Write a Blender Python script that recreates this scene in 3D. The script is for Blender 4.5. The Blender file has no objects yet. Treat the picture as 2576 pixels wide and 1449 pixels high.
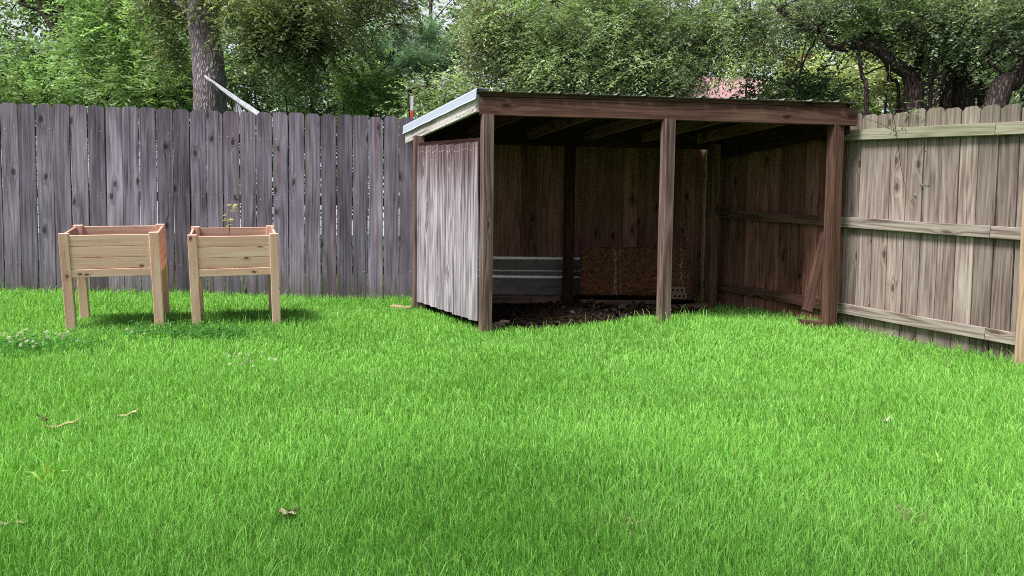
import bpy, math, random
import numpy as np
from mathutils import Vector, Matrix

random.seed(7)
RNG = np.random.default_rng(11)
SC = bpy.context.scene
COL = SC.collection
R = math.radians

# ----------------------------------------------------------------- camera maths (survey of the photograph, full-width 2576 px)
F_PX, CX, CY = 1935.0, 1288.0, 724.5
PITCH, ROLL, CAM_H = R(3.6), 0.0131, 1.05
_F = np.array([0, math.cos(PITCH), -math.sin(PITCH)])
_D0 = np.array([0, -math.sin(PITCH), -math.cos(PITCH)])
_R0 = np.array([1.0, 0, 0])
_R = math.cos(ROLL) * _R0 - math.sin(ROLL) * _D0
_D = math.sin(ROLL) * _R0 + math.cos(ROLL) * _D0

def at(px, py, Z):
    p = (_F + _R * ((px - CX) / F_PX) + _D * ((py - CY) / F_PX)) * Z
    return Vector((p[0], p[1], p[2] + CAM_H))

# ----------------------------------------------------------------- terrain height
_CTRL = [(-5.0, 7.5, .035), (-3.3, 5.67, -.005), (-1.05, 7.95, -.01), (-.2, 6.26, -.08), (1.27, 6.37, .05), (2.73, 6.55, .05), (3.15, 6.2, -.05), (3.4, 5.8, -.05),
         (3.6, 5.43, -.03), (-.94, 7.47, -.03), (2.0, 7.8, -.02), (-1.94, 6.27, .0), (0, 2, 0), (-1.6, 2, 0), (1.6, 2, 0),
         (-3, 4, 0), (3, 4, 0), (0, 4, 0), (-7, 5, 0), (6, 5, 0), (0, 10, 0), (0, -3, 0), (-6, 11, 0), (6, 10, 0)]
def ground(x, y):
    x = np.asarray(x, float); y = np.asarray(y, float)
    num = np.zeros_like(x); den = np.full_like(x, 1e-6)
    for cx, cy, r in _CTRL:
        w = np.exp(-((x - cx) ** 2 + (y - cy) ** 2) / (2 * 0.75 ** 2))
        num += w * r; den += w
    yy = np.where(y > 11, 11 + (y - 11) * 0.12, y)
    xx = np.clip(x, -9, 9)
    return -0.012 + 0.0495 * yy - 0.0115 * xx + num / (den + 0.15) + 0.008 * np.sin(x * 2.1 + 1) * np.sin(y * 2.7) 
def gz(x, y): return float(ground(x, y))

# ----------------------------------------------------------------- tags
def tag(o, label=None, cat=None, group=None, kind=None):
    if label: o['label'] = label
    if cat: o['category'] = cat
    if group: o['group'] = group
    if kind: o['kind'] = kind
    return o
def empty(name, loc, label, cat, group=None, rot=None):
    o = bpy.data.objects.new(name, None); COL.objects.link(o)
    o.location = loc
    if rot is not None: o.rotation_euler = rot
    o.empty_display_size = .1
    return tag(o, label, cat, group)

# ----------------------------------------------------------------- node helper
class NT:
    def __init__(s, name):
        s.m = bpy.data.materials.new(name); s.m.use_nodes = True
        s.t = s.m.node_tree; s.n = s.t.nodes; s.l = s.t.links
        s.b = s.n['Principled BSDF']; s.out = s.n['Material Output']
    def set(s, sock, v):
        if hasattr(v, 'links') or isinstance(v, bpy.types.NodeSocket): s.l.new(v, sock)
        elif isinstance(v, (tuple, list)) and len(v) == 3 and sock.type == 'RGBA': sock.default_value = (*v, 1)
        else: sock.default_value = v
    def math(s, op, a, b=0.0, c=0.0, clamp=False):
        n = s.n.new('ShaderNodeMath'); n.operation = op; n.use_clamp = clamp
        for i, v in enumerate((a, b, c)): s.set(n.inputs[i], v)
        return n.outputs[0]
    def ss(s, v, a, b, lo=0.0, hi=1.0):
        n = s.n.new('ShaderNodeMapRange'); n.interpolation_type = 'SMOOTHSTEP'
        s.set(n.inputs[0], v); s.set(n.inputs[1], a); s.set(n.inputs[2], b); s.set(n.inputs[3], lo); s.set(n.inputs[4], hi)
        return n.outputs[0]
    def mix(s, f, a, b, mode='MIX'):
        n = s.n.new('ShaderNodeMix'); n.data_type = 'RGBA'; n.blend_type = mode
        s.set(n.inputs[0], f); s.set(n.inputs[6], a); s.set(n.inputs[7], b)
        return n.outputs[2]
    def noise(s, vec, scale, detail=3.0, rough=.55, dist=0.0):
        n = s.n.new('ShaderNodeTexNoise'); s.set(n.inputs['Vector'], vec)
        n.inputs['Scale'].default_value = scale; n.inputs['Detail'].default_value = detail
        n.inputs['Roughness'].default_value = rough; n.inputs['Distortion'].default_value = dist
        return n.outputs[0]
    def attr(s, name, out='Vector'):
        n = s.n.new('ShaderNodeAttribute'); n.attribute_name = name
        return n.outputs[out]
    def vmul(s, v, k):
        n = s.n.new('ShaderNodeVectorMath'); n.operation = 'MULTIPLY'
        s.set(n.inputs[0], v); n.inputs[1].default_value = k
        return n.outputs[0]
    def vadd(s, v, w):
        n = s.n.new('ShaderNodeVectorMath'); n.operation = 'ADD'
        s.set(n.inputs[0], v); s.set(n.inputs[1], w); return n.outputs[0]
    def sep(s, v):
        n = s.n.new('ShaderNodeSeparateXYZ'); s.set(n.inputs[0], v); return n.outputs
    def comb(s, x, y, z):
        n = s.n.new('ShaderNodeCombineXYZ')
        for i, v in enumerate((x, y, z)): s.set(n.inputs[i], v)
        return n.outputs[0]
    def ramp(s, f, stops):
        n = s.n.new('ShaderNodeValToRGB'); s.set(n.inputs[0], f)
        e = n.color_ramp.elements
        while len(e) < len(stops): e.new(.5)
        for i, (p, c) in enumerate(stops):
            e[i].position = p; e[i].color = (*c, 1)
        return n.outputs[0]
    def bump(s, h, strength, dist):
        n = s.n.new('ShaderNodeBump'); s.set(n.inputs['Height'], h)
        n.inputs['Strength'].default_value = strength; n.inputs['Distance'].default_value = dist
        s.l.new(n.outputs[0], s.b.inputs['Normal'])
    def objco(s):
        return s.n.new('ShaderNodeTexCoord').outputs['Object']
    def done(s, col, rough=.8, spec=.2, metal=0.0):
        s.set(s.b.inputs['Base Color'], col); s.set(s.b.inputs['Roughness'], rough)
        s.b.inputs['Specular IOR Level'].default_value = spec; s.set(s.b.inputs['Metallic'], metal)
        return s.m

def wood(name, dark, mid, light, knotcol, knot=.45, knot_sc=(5.5, 2.6), rings=.45, streak=.6, bump=.5, rough=.85,
         top=None, moss=None, foot=None, tonevar=.35, tint=None, con=1.75):
    """board timber; 'wc' = metres across / through / along each board, 'wz' = height above the board foot, 'tone' = 0..1 per board"""
    t = NT(name)
    wc = t.attr('wc'); tone = t.attr('tone', 'Fac')
    x, y, z = t.sep(wc)
    # knots
    kv = t.n.new('ShaderNodeTexVoronoi'); kv.voronoi_dimensions = '2D'; kv.feature = 'F1'
    kwarp = t.noise(wc, 9, 2)
    kx = t.math('MULTIPLY_ADD', kwarp, .25, t.math('MULTIPLY', x, knot_sc[0]))
    kc = t.comb(kx, t.math('MULTIPLY', z, knot_sc[1]), 0.0)
    t.l.new(kc, kv.inputs['Vector']); kv.inputs['Scale'].default_value = 1
    kd = kv.outputs['Distance']; kr = t.sep(kv.outputs['Color'])[0]
    on = t.math('LESS_THAN', kr, knot)
    near = t.math('MULTIPLY', t.ss(kd, .34, .03), on)
    core = t.math('MULTIPLY', t.ss(kd, .115, .05), on)
    halo = t.math('MULTIPLY', t.ss(kd, .26, .07), on)
    # growth rings: cathedral bands bending round the knots
    low = t.noise(t.vmul(wc, (9, 9, .55)), 1, 2.5, .5)
    ph = t.math('ADD', t.math('MULTIPLY', low, 46.0), t.math('MULTIPLY', near, 6.0))
    ph = t.math('ADD', ph, t.math('MULTIPLY', x, 90.0))
    band = t.math('MULTIPLY_ADD', t.math('SINE', ph), .5, .5)
    # fine streaks
    fx = t.math('MULTIPLY_ADD', near, .012, x)
    fv = t.comb(t.math('MULTIPLY', fx, 170.0), t.math('MULTIPLY', y, 170.0), t.math('MULTIPLY', z, 2.2))
    fine = t.noise(fv, 1, 4, .65)
    mv = t.comb(t.math('MULTIPLY', fx, 55.0), t.math('MULTIPLY', y, 55.0), t.math('MULTIPLY', z, 1.0))
    med = t.noise(mv, 1, 3, .6)
    blot = t.noise(t.vmul(wc, (7, 7, 1.6)), 1, 3, .6)
    v = t.math('MULTIPLY_ADD', band, rings * .5, t.math('MULTIPLY', fine, streak * .8))
    v = t.math('ADD', v, t.math('MULTIPLY', med, streak * .7))
    v = t.math('ADD', v, t.math('MULTIPLY', blot, .55))
    cen = rings * .25 + streak * .75 + .275
    fac = t.math('ADD', t.math('MULTIPLY', t.math('SUBTRACT', v, cen), con), .5, clamp=True)
    col = t.ramp(fac, [(.12, dark), (.5, mid), (.9, light)])
    if tint:
        col = t.mix(t.math('MULTIPLY', t.ss(t.noise(t.vmul(wc, (30, 30, .7)), 1, 3, .6), .5, .7), .75), col, t.mix(.35, tint, col))
    hz = t.attr('wz', 'Fac')
    if top:     # (colour, from, to, amount): sheltered, less bleached timber towards the top, in uneven runs
        e = t.math('MULTIPLY_ADD', t.math('SUBTRACT', t.noise(t.comb(t.math('MULTIPLY', x, 60.0), 0.0, t.math('MULTIPLY', z, .6)), 1, 3, .65), .5), 1.7, hz)
        f = t.math('MULTIPLY', t.ss(e, top[1], top[2]), top[3])
        col = t.mix(f, col, t.mix(.6, t.mix(fac, tuple(c * .45 for c in top[0]), tuple(min(1, c * 1.5) for c in top[0])), t.mix(1, col, top[0], 'MULTIPLY')))
    if foot:
        e = t.math('MULTIPLY_ADD', t.math('SUBTRACT', t.noise(t.vmul(wc, (24, 24, 3)), 1, 3), .5), .5, hz)
        col = t.mix(t.math('MULTIPLY', t.ss(e, foot[2], foot[1]), foot[3]), col, foot[0])
    if moss:
        mo = t.noise(t.vmul(wc, (10, 10, 2.2)), 1, 4, .65)
        e = t.math('MULTIPLY_ADD', t.math('SUBTRACT', mo, .5), 1.3, hz)
        col = t.mix(t.math('MULTIPLY', t.ss(e, moss[1], moss[2]), moss[3]), col, t.mix(fac, tuple(c * .5 for c in moss[0]), tuple(c * 1.4 for c in moss[0])))
    col = t.mix(t.math('MULTIPLY', halo, .45), col, t.mix(1, col, (.55, .5, .5), 'MULTIPLY'))
    col = t.mix(t.math('MULTIPLY', core, .85), col, knotcol)
    crack = t.math('MULTIPLY', t.ss(fine, .36, .28), .75)
    col = t.mix(crack, col, tuple(c * .35 for c in dark))
    tv = t.math('MULTIPLY_ADD', tone, tonevar * 2, 1 - tonevar)
    col = t.mix(1, col, t.comb(tv, tv, tv), 'MULTIPLY')
    h = t.math('ADD', t.math('MULTIPLY', fine, .7), t.math('MULTIPLY', band, .3))
    h = t.math('SUBTRACT', h, t.math('MULTIPLY', core, .3))
    t.bump(h, bump, .004)
    return t.done(col, rough, .15)

# linear colours
M = {}
M['fence_grey'] = wood('weathered_grey_timber', (.048, .039, .054), (.198, .172, .226), (.37, .33, .41), (.035, .026, .03), knot=.30, rings=.22, streak=.75,
                       top=((.13, .09, .095), 1.45, 2.3, .35), foot=((.10, .08, .072), .02, .34, .5), tint=(.19, .11, .09), tonevar=.36, con=1.5)
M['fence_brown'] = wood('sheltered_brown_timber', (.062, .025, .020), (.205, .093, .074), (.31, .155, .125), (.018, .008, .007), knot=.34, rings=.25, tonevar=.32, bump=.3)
M['fence_green'] = wood('mossy_tan_timber', (.12, .08, .07), (.305, .243, .217), (.46, .395, .36), (.08, .045, .035), knot=.30, rings=.3, streak=.7,
                        moss=((.18, .185, .12), 1.0, 2.1, .45), foot=((.12, .09, .08), .0, .35, .45), tint=(.22, .14, .14), tonevar=.28)
M['rail'] = wood('rail_timber', (.12, .08, .065), (.34, .285, .25), (.50, .44, .395), (.11, .06, .04), knot=.3, knot_sc=(9, 2), rings=.6, tonevar=.2, con=1.25)
M['rail_moss'] = wood('mossy_rail_timber', (.14, .13, .085), (.33, .32, .23), (.46, .44, .34), (.12, .09, .05), knot=.2, knot_sc=(9, 2), rings=.3, tonevar=.2, con=1.25)
M['panel'] = wood('bleached_panel_timber', (.13, .095, .118), (.40, .35, .40), (.70, .65, .735), (.18, .13, .16), knot=.12, rings=.35, streak=1.0,
                  top=((.15, .07, .06), .9, 1.5, .85), tonevar=.16)
M['post'] = wood('post_timber', (.06, .034, .030), (.18, .120, .106), (.31, .23, .205), (.05, .026, .022), knot=.25, knot_sc=(10, 2.4), rings=.55, tonevar=.15, con=1.25)
M['beam'] = wood('beam_timber', (.036, .018, .014), (.115, .060, .045), (.195, .115, .088), (.025, .011, .008), knot=.35, knot_sc=(6, 2.2), rings=.4, tonevar=.15, con=1.25)
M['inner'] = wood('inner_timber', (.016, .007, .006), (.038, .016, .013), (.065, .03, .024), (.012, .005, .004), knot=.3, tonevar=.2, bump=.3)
M['fascia'] = wood('bleached_flaking_timber', (.26, .23, .21), (.66, .62, .60), (.82, .79, .77), (.10, .075, .065), knot=.8, knot_sc=(16, 16), rings=.2, streak=.9, tonevar=.1)
M['pine'] = wood('planed_pine', (.76, .405, .305), (.92, .566, .452), (.95, .70, .60), (.14, .05, .025), knot=.25, knot_sc=(9, 5.5), rings=.3, streak=.45, bump=.1, rough=.6, tonevar=.09)
M['pine_in'] = wood('planed_pine_inside', (.60, .33, .22), (.75, .47, .345), (.84, .58, .46), (.16, .05, .025), knot=.2, knot_sc=(7, 4), rings=.4, streak=.5, bump=.1, rough=.6, tonevar=.08)
M['rafter'] = wood('rafter_timber', (.07, .03, .024), (.18, .08, .062), (.26, .125, .10), (.03, .012, .01), knot=.3, tonevar=.2, bump=.3)
M['timber'] = wood('old_landscape_timber', (.04, .024, .018), (.13, .08, .06), (.22, .145, .11), (.03, .018, .014), knot=.3, tonevar=.2)
M['newpost'] = wood('pale_post_timber', (.26, .16, .10), (.46, .32, .22), (.60, .45, .33), (.14, .07, .04), knot=.3, knot_sc=(10, 2.4), rings=.6, tonevar=.1, con=1.25)

def mat_metal(name, col, rough, dirt=.3, dirtcol=(.12, .09, .07), metal=.0, spec=.5):
    t = NT(name); o = t.objco()
    n = t.noise(t.vmul(o, (3, 3, 14)), 1, 4, .6)
    n2 = t.noise(o, 35, 3, .6)
    f = t.math('MULTIPLY', t.ss(t.math('MULTIPLY_ADD', n2, .4, t.math('MULTIPLY', n, .7)), .5, .72), dirt)
    c = t.mix(f, col, dirtcol)
    t.bump(n2, .08, .003)
    return t.done(c, t.math('MULTIPLY_ADD', n, .3, rough - .1), spec, metal)
M['roof'] = mat_metal('galvanised_roof', (.30, .29, .27), .5, .6, metal=.3)
M['flash'] = mat_metal('pale_blue_grey_flashing', (.56, .62, .74), .45, .18, (.36, .38, .44))
M['sheet'] = mat_metal('dusty_metal_sheet', (.13, .105, .097), .5, .6, (.06, .045, .04), metal=.15)
M['sheet_ridge'] = mat_metal('sheet_ridge_highlight', (.93, .90, .88), .4, .08, (.3, .25, .23), metal=.2)  # near-white: light caught on the ridges painted into their colour
M['stake_pale'] = mat_metal('pale_stake', (.66, .65, .70), .5, .3)
M['stake_red'] = mat_metal('red_stake', (.60, .07, .035), .5, .2)
M['brick'] = mat_metal('dusty_brick', (.19, .12, .10), .9, .6, (.08, .055, .05), spec=.1)
M['brick_hole'] = mat_metal('brick_hole', (.012, .008, .007), .95, 0, spec=0)
M['nail'] = mat_metal('nail_heads', (.75, .74, .78), .4, 0)

def mat_plain(name, a, b, scale=8, rough=.8, bump=.3, stretch=(1, 1, 1), spec=.2):
    t = NT(name); o = t.vmul(t.objco(), stretch)
    n = t.noise(o, scale, 5, .6); n2 = t.noise(o, scale * 5, 3, .6)
    f = t.math('MULTIPLY_ADD', n2, .5, t.math('MULTIPLY', n, .5))
    t.bump(f, bump, .01)
    return t.done(t.mix(t.ss(f, .35, .65), a, b), rough, spec)
M['soil'] = mat_plain('lawn_soil', (.035, .075, .018), (.06, .12, .03), 14)
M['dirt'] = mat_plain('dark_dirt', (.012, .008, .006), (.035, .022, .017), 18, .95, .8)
M['potting'] = mat_plain('potting_soil', (.02, .014, .01), (.06, .04, .03), 40, .95, .8)
M['cloth'] = mat_plain('grey_white_cloth', (.42, .43, .50), (.72, .72, .78), 16, .8, .4, (1, 1, .4))
M['bark_oak'] = None

def mat_bark(name, dark, light, sc=1.0, moss=None):
    t = NT(name); o = t.objco()
    w = t.noise(o, 5 * sc, 3)
    v = t.n.new('ShaderNodeTexVoronoi'); v.feature = 'DISTANCE_TO_EDGE'
    vc = t.vadd(t.vmul(o, (26 * sc, 26 * sc, 5 * sc)), t.comb(t.math('MULTIPLY', w, 2.5), t.math('MULTIPLY', w, 2.0), 0.0))
    t.l.new(vc, v.inputs['Vector']); v.inputs['Scale'].default_value = 1
    ridge = t.ss(v.outputs[0], .02, .38)
    n = t.noise(t.vmul(o, (40 * sc, 40 * sc, 9 * sc)), 1, 5, .65)
    big = t.noise(o, 2.2 * sc, 3)
    f = t.math('MULTIPLY_ADD', n, .55, t.math('MULTIPLY', ridge, .5))
    c = t.mix(t.ss(f, .2, .8), dark, light)
    c = t.mix(t.math('MULTIPLY', t.ss(big, .4, .7), .5), c, t.mix(1, c, (.55, .5, .5), 'MULTIPLY'))
    if moss: c = t.mix(t.math('MULTIPLY', t.ss(big, .52, .7), .5), c, moss)
    t.bump(f, .9, .03 / sc)
    return t.done(c, .95, .1)
M['bark_oak'] = mat_bark('oak_bark', (.16, .13, .15), (.52, .47, .505))
M['bark_dark'] = mat_bark('dark_bark', (.045, .033, .032), (.20, .155, .145), 1.5)
M['bark_mid'] = mat_bark('brown_bark', (.04, .028, .026), (.19, .145, .135), 1.8)
M['bark_far'] = mat_bark('far_bark', (.03, .025, .03), (.12, .10, .11), 1.0)
M['twig'] = mat_bark('pale_twig_bark', (.10, .075, .06), (.34, .27, .22), 3)

def mat_leaf(name, trans=.35, rough=.5, spec=.3):
    t = NT(name)
    c = t.attr('Col', 'Color')
    t.done(c, rough, spec)
    tr = t.n.new('ShaderNodeBsdfTranslucent')
    t.l.new(t.mix(1, c, (1.25, 1.2, .6), 'MULTIPLY'), tr.inputs['Color'])
    mx = t.n.new('ShaderNodeMixShader'); mx.inputs[0].default_value = trans
    t.l.new(t.b.outputs[0], mx.inputs[1]); t.l.new(tr.outputs[0], mx.inputs[2]); t.l.new(mx.outputs[0], t.out.inputs['Surface'])
    return t.m
M['leaf'] = mat_leaf('leaf_surface', .35)
M['grass'] = mat_leaf('grass_blade', .32, .5, .25)
M['petal'] = mat_leaf('clover_petal', .3, .7, .1)

# ----------------------------------------------------------------- mesh builder
class MB:
    def __init__(s): s.v = []; s.f = []; s.wc = []; s.wz = []; s.tone = []; s.mi = []; s.smooth = []
    def _add(s, verts, faces, wc=None, wz=None, tone=.5, mi=0, smooth=False):
        b = len(s.v); s.v += [tuple(p) for p in verts]
        s.f += [tuple(i + b for i in f) for f in faces]
        s.wc += wc if wc else [tuple(p) for p in verts]
        s.wz += wz if wz else [p[2] for p in verts]
        s.tone += [tone] * len(verts); s.mi += [mi] * len(faces); s.smooth += [smooth] * len(faces)
    def board(s, p0, p1, w, t, wdir=None, ch=.003, seg=6, warp=.0, tone=None, mi=0, wz0=0.0, rnd=True):
        """bar from p0 to p1, width w along wdir, thickness t; chamfered, may be slightly bowed"""
        p0, p1 = Vector(p0), Vector(p1); L = (p1 - p0).length; a = (p1 - p0) / L
        wd = Vector(wdir) if wdir is not None else Vector((1, 0, 0))
        wd = (wd - a * wd.dot(a)).normalized(); td = a.cross(wd)
        hw, ht = w / 2, t / 2; c = min(ch, ht * .8, hw * .8)
        prof = [(-hw + c, -ht), (hw - c, -ht), (hw, -ht + c), (hw, ht - c), (hw - c, ht), (-hw + c, ht), (-hw, ht - c), (-hw, -ht + c)]
        ox, oy, oz = (random.uniform(0, 40), random.uniform(0, 40), random.uniform(0, 40)) if rnd else (0, 0, 0)
        tone = random.random() if tone is None else tone
        b1, b2, ph = random.uniform(-warp, warp), random.uniform(-warp, warp), random.random() * 6
        verts, wc, wz = [], [], []
        for i in range(seg + 1):
            u = i / seg; q = p0 + a * L * u
            bow = math.sin(math.pi * u)
            q = q + wd * (b1 * bow + .25 * warp * math.sin(u * 9 + ph)) + td * (b2 * bow)
            sh = 1.0 if 0 < i < seg else 1.0
            for (x, y) in prof:
                verts.append(q + wd * x * sh + td * y * sh); wc.append((x + ox, y + oy, L * u + oz)); wz.append(wz0 + L * u)
        n = 8; faces = []
        for i in range(seg):
            for k in range(n):
                faces.append((i * n + k, i * n + (k + 1) % n, (i + 1) * n + (k + 1) % n, (i + 1) * n + k))
        faces.append(tuple(reversed(range(n)))); faces.append(tuple(range(seg * n, seg * n + n)))
        s._add(verts, faces, wc, wz, tone, mi)
        return s
    def picket(s, base, right, w, t, h, ear=.028, tone=None, lean=0.0, twist=0.0, warp=.0):
        """dog-eared fence board standing on base; right = unit vector along the fence"""
        r = Vector(right); nrm = Vector((r.y, -r.x, 0))    # faces the yard
        tone = random.random() if tone is None else tone
        ox, oy, oz = random.uniform(0, 40), random.uniform(0, 40), random.uniform(0, 40)
        e = ear * random.uniform(.7, 1.25); ej = e * random.uniform(.7, 1.2)
        seg = 7
        left = [(-w / 2, h * .97 * i / seg * ((h - e) / (h * .97))) for i in range(seg + 1)]
        rows = []
        for i in range(seg + 1):
            zz = (h - e) * i / seg; k = warp * math.sin(i * 1.3 + tone * 9) if 0 < i else 0
            rows.append((-w / 2 + k, w / 2 + k, zz, warp * 1.2 * math.sin(i * .8 + ox)))
        rows.append((-w / 2 + ej, w / 2 - e, h, rows[-1][3]))
        verts, wc, wz, faces = [], [], [], []
        for side in (0, 1):
            for (x0, x1, zz, dp) in rows:
                for x in (x0, x1):
                    y = dp + (-t / 2 if side else t / 2) + twist * x * (zz / h)
                    p = Vector(base) + r * (x + lean * zz) + nrm * y + Vector((0, 0, zz))
                    verts.append(p); wc.append((x + ox, y + oy, zz + oz)); wz.append(zz)
        n = len(rows); N = 2 * n
        for i in range(n - 1):
            a, b, c, d = 2 * i, 2 * i + 1, 2 * i + 3, 2 * i + 2
            faces.append((a, d, c, b)[::-1] if False else (a, b, c, d)); faces.append((a + N, d + N, c + N, b + N))
            faces.append((a, d, d + N, a + N)); faces.append((b, b + N, c + N, c))
        t0 = 2 * (n - 1)
        faces.append((t0, t0 + 1, t0 + 1 + N, t0 + N)); faces.append((0, N, N + 1, 1))
        s._add(verts, faces, wc, wz, tone)
        return s
    def tube(s, pts, rad, sides=8, mi=0, cap=True, wob=0.0, tone=.5, smooth=True):
        pts = [Vector(p) for p in pts]; n = len(pts); verts = []
        up = Vector((0, 0, 1))
        t0 = (pts[1] - pts[0]).normalized()
        ref = t0.cross(Vector((.3, 1, .1))).normalized()
        for i, p in enumerate(pts):
            t = (pts[min(i + 1, n - 1)] - pts[max(i - 1, 0)]).normalized()
            ref = (ref - t * ref.dot(t)).normalized(); b = t.cross(ref)
            for k in range(sides):
                a = 2 * math.pi * k / sides
                r = rad[i] * (1 + wob * (random.random() - .5) + wob * .8 * math.sin(3 * a + i * .4))
                verts.append(p + ref * math.cos(a) * r + b * math.sin(a) * r)
        faces = []
        for i in range(n - 1):
            for k in range(sides):
                faces.append((i * sides + k, i * sides + (k + 1) % sides, (i + 1) * sides + (k + 1) % sides, (i + 1) * sides + k))
        if cap:
            faces.append(tuple(reversed(range(sides)))); faces.append(tuple(range((n - 1) * sides, n * sides)))
        s._add(verts, faces, tone=tone, mi=mi, smooth=smooth)
        return s
    def strip(s, rows, mi=0, smooth=False, tone=.5):
        """grid from rows of points"""
        m = len(rows[0]); verts = [p for r in rows for p in r]; faces = []
        for i in range(len(rows) - 1):
            for k in range(m - 1):
                faces.append((i * m + k, i * m + k + 1, (i + 1) * m + k + 1, (i + 1) * m + k))
        s._add(verts, faces, mi=mi, smooth=smooth, tone=tone)
        return s
    def build(s, name, mats, parent=None, origin=None):
        me = bpy.data.meshes.new(name)
        off = Vector(origin) if origin is not None else Vector((0, 0, 0))
        me.from_pydata([tuple(Vector(p) - off) for p in s.v], [], s.f)
        for m in (mats if isinstance(mats, (list, tuple)) else [mats]): me.materials.append(m)
        a = me.attributes.new('wc', 'FLOAT_VECTOR', 'POINT'); a.data.foreach_set('vector', np.array(s.wc, np.float32).ravel())
        a = me.attributes.new('wz', 'FLOAT', 'POINT'); a.data.foreach_set('value', np.array(s.wz, np.float32))
        a = me.attributes.new('tone', 'FLOAT', 'POINT'); a.data.foreach_set('value', np.array(s.tone, np.float32))
        me.polygons.foreach_set('material_index', np.array(s.mi, np.int32))
        me.polygons.foreach_set('use_smooth', np.array(s.smooth, bool))
        me.update()
        o = bpy.data.objects.new(name, me); COL.objects.link(o)
        if parent is not None: o.parent = parent
        elif origin is not None: o.location = off
        return o

def fast_mesh(name, V, F, mats, col=None, parent=None, smooth=False):
    """V (n,3), F (m,k) all the same size"""
    me = bpy.data.meshes.new(name); k = F.shape[1]; m = len(F)
    me.vertices.add(len(V)); me.vertices.foreach_set('co', V.astype(np.float32).ravel())
    me.loops.add(m * k); me.loops.foreach_set('vertex_index', F.astype(np.int32).ravel())
    me.polygons.add(m); me.polygons.foreach_set('loop_start', np.arange(0, m * k, k, dtype=np.int32))
    if smooth: me.polygons.foreach_set('use_smooth', np.ones(m, bool))
    if col is not None:
        a = me.attributes.new('Col', 'FLOAT_COLOR', 'POINT')
        a.data.foreach_set('color', np.concatenate([col, np.ones((len(col), 1))], 1).astype(np.float32).ravel())
    me.materials.append(mats); me.update(calc_edges=True); me.validate()
    o = bpy.data.objects.new(name, me); COL.objects.link(o)
    if parent is not None: o.parent = parent
    return o

def vnoise(x, y, scale, seed):
    g = np.random.default_rng(seed).random((64, 64))
    u, v = np.asarray(x) * scale, np.asarray(y) * scale
    i, j = np.floor(u).astype(int), np.floor(v).astype(int); a, b = u - i, v - j
    a = a * a * (3 - 2 * a); b = b * b * (3 - 2 * b)
    i0, i1, j0, j1 = i % 64, (i + 1) % 64, j % 64, (j + 1) % 64
    return (g[i0, j0] * (1 - a) + g[i1, j0] * a) * (1 - b) + (g[i0, j1] * (1 - a) + g[i1, j1] * a) * b
def unit(a): return a / np.maximum(np.linalg.norm(a, axis=1, keepdims=True), 1e-9)

# ================================================================= GROUND
gx = np.concatenate([np.arange(-60, -8, 4), np.arange(-8, 8, .2), np.arange(8, 61, 4)])
gy = np.concatenate([np.arange(-12, 0, 1.5), np.arange(0, 9.4, .2), np.arange(9.4, 20, 1), np.arange(20, 160, 8)])
GX, GY = np.meshgrid(gx, gy); GZ = ground(GX, GY)
V = np.stack([GX.ravel(), GY.ravel(), GZ.ravel()], 1); nx, ny = len(gx), len(gy)
I = np.arange(nx * ny).reshape(ny, nx)
Fc = np.stack([I[:-1, :-1].ravel(), I[:-1, 1:].ravel(), I[1:, 1:].ravel(), I[1:, :-1].ravel()], 1)
o = fast_mesh('ground', V, Fc, M['soil'], smooth=True); tag(o, kind='structure')

# ================================================================= layout lines
BF0, BFD = Vector((-4.99, 7.48, 0)), Vector((.9920, .1265, 0))      # back fence line
RF0, RFD = Vector((2.885, 6.775, 0)), Vector((.4985, -.8669, 0))    # right fence line (rail plane), towards the camera
def inside(poly, x, y):
    c = np.zeros(np.shape(x), bool); n = len(poly)
    for i in range(n):
        x0, y0 = poly[i]; x1, y1 = poly[(i + 1) % n]
        cond = ((y0 > y) != (y1 > y)) & (x < (x1 - x0) * (y - y0) / (y1 - y0 + 1e-12) + x0)
        c ^= cond
    return c
DIRT = [(-.22, 6.42), (.35, 6.5), (.8, 6.62), (1.25, 6.78), (1.65, 7.2), (1.95, 7.75), (2.0, 8.6), (-1.05, 8.0), (-.95, 7.55)]

# ================================================================= BACK FENCE
fence = empty('picket_fence', (BF0.x, BF0.y, gz(BF0.x, BF0.y)), 'weathered grey dog-eared board fence running behind the two planters and the shed', 'fence')
INV = Matrix.Translation(-fence.location)
def back_top(x):       # top of boards
    return 2.303 + (x + 5.0) * (-.0045)
xs = -3.2; pitch = .1585
s_ = -3.2; kk = 0
while True:
    p = BF0 + BFD * s_
    if p.x > 2.06: break
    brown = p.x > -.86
    gap = .0075 if not brown else -.004
    w = pitch - gap - (random.uniform(0, .006) if not brown else 0)
    p = p + Vector((BFD.y, -BFD.x, 0)) * (random.uniform(-.006, .006) if not brown else (.002 if kk % 2 else -.002)); kk += 1
    zb = gz(p.x, p.y) + .0
    h = back_top(p.x) - zb + random.uniform(-.008, .008)
    mb = MB().picket(Vector((p.x, p.y, zb)) - fence.location, BFD, w, .017, h, lean=random.uniform(-.0016, .0016), twist=random.uniform(-.05, .05), warp=.0012)
    mb.build('picket', M['fence_brown'] if brown else M['fence_grey'], fence)
    s_ += pitch + random.uniform(-.002, .002)
BN = Vector((BFD.y, -BFD.x, 0))
for zr in (.32, 1.02, 1.62):
    a = BF0 + BFD * -3.2 - BN * .032; b = BF0 + BFD * 6.9 - BN * .032
    a.z = gz(BF0.x, BF0.y) + zr; b.z = gz(b.x, b.y) + zr
    MB().board(a - fence.location, b - fence.location, .089, .038, (0, 0, 1), seg=14, tone=.4).build('rail', M['fence_brown'], fence)
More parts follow.
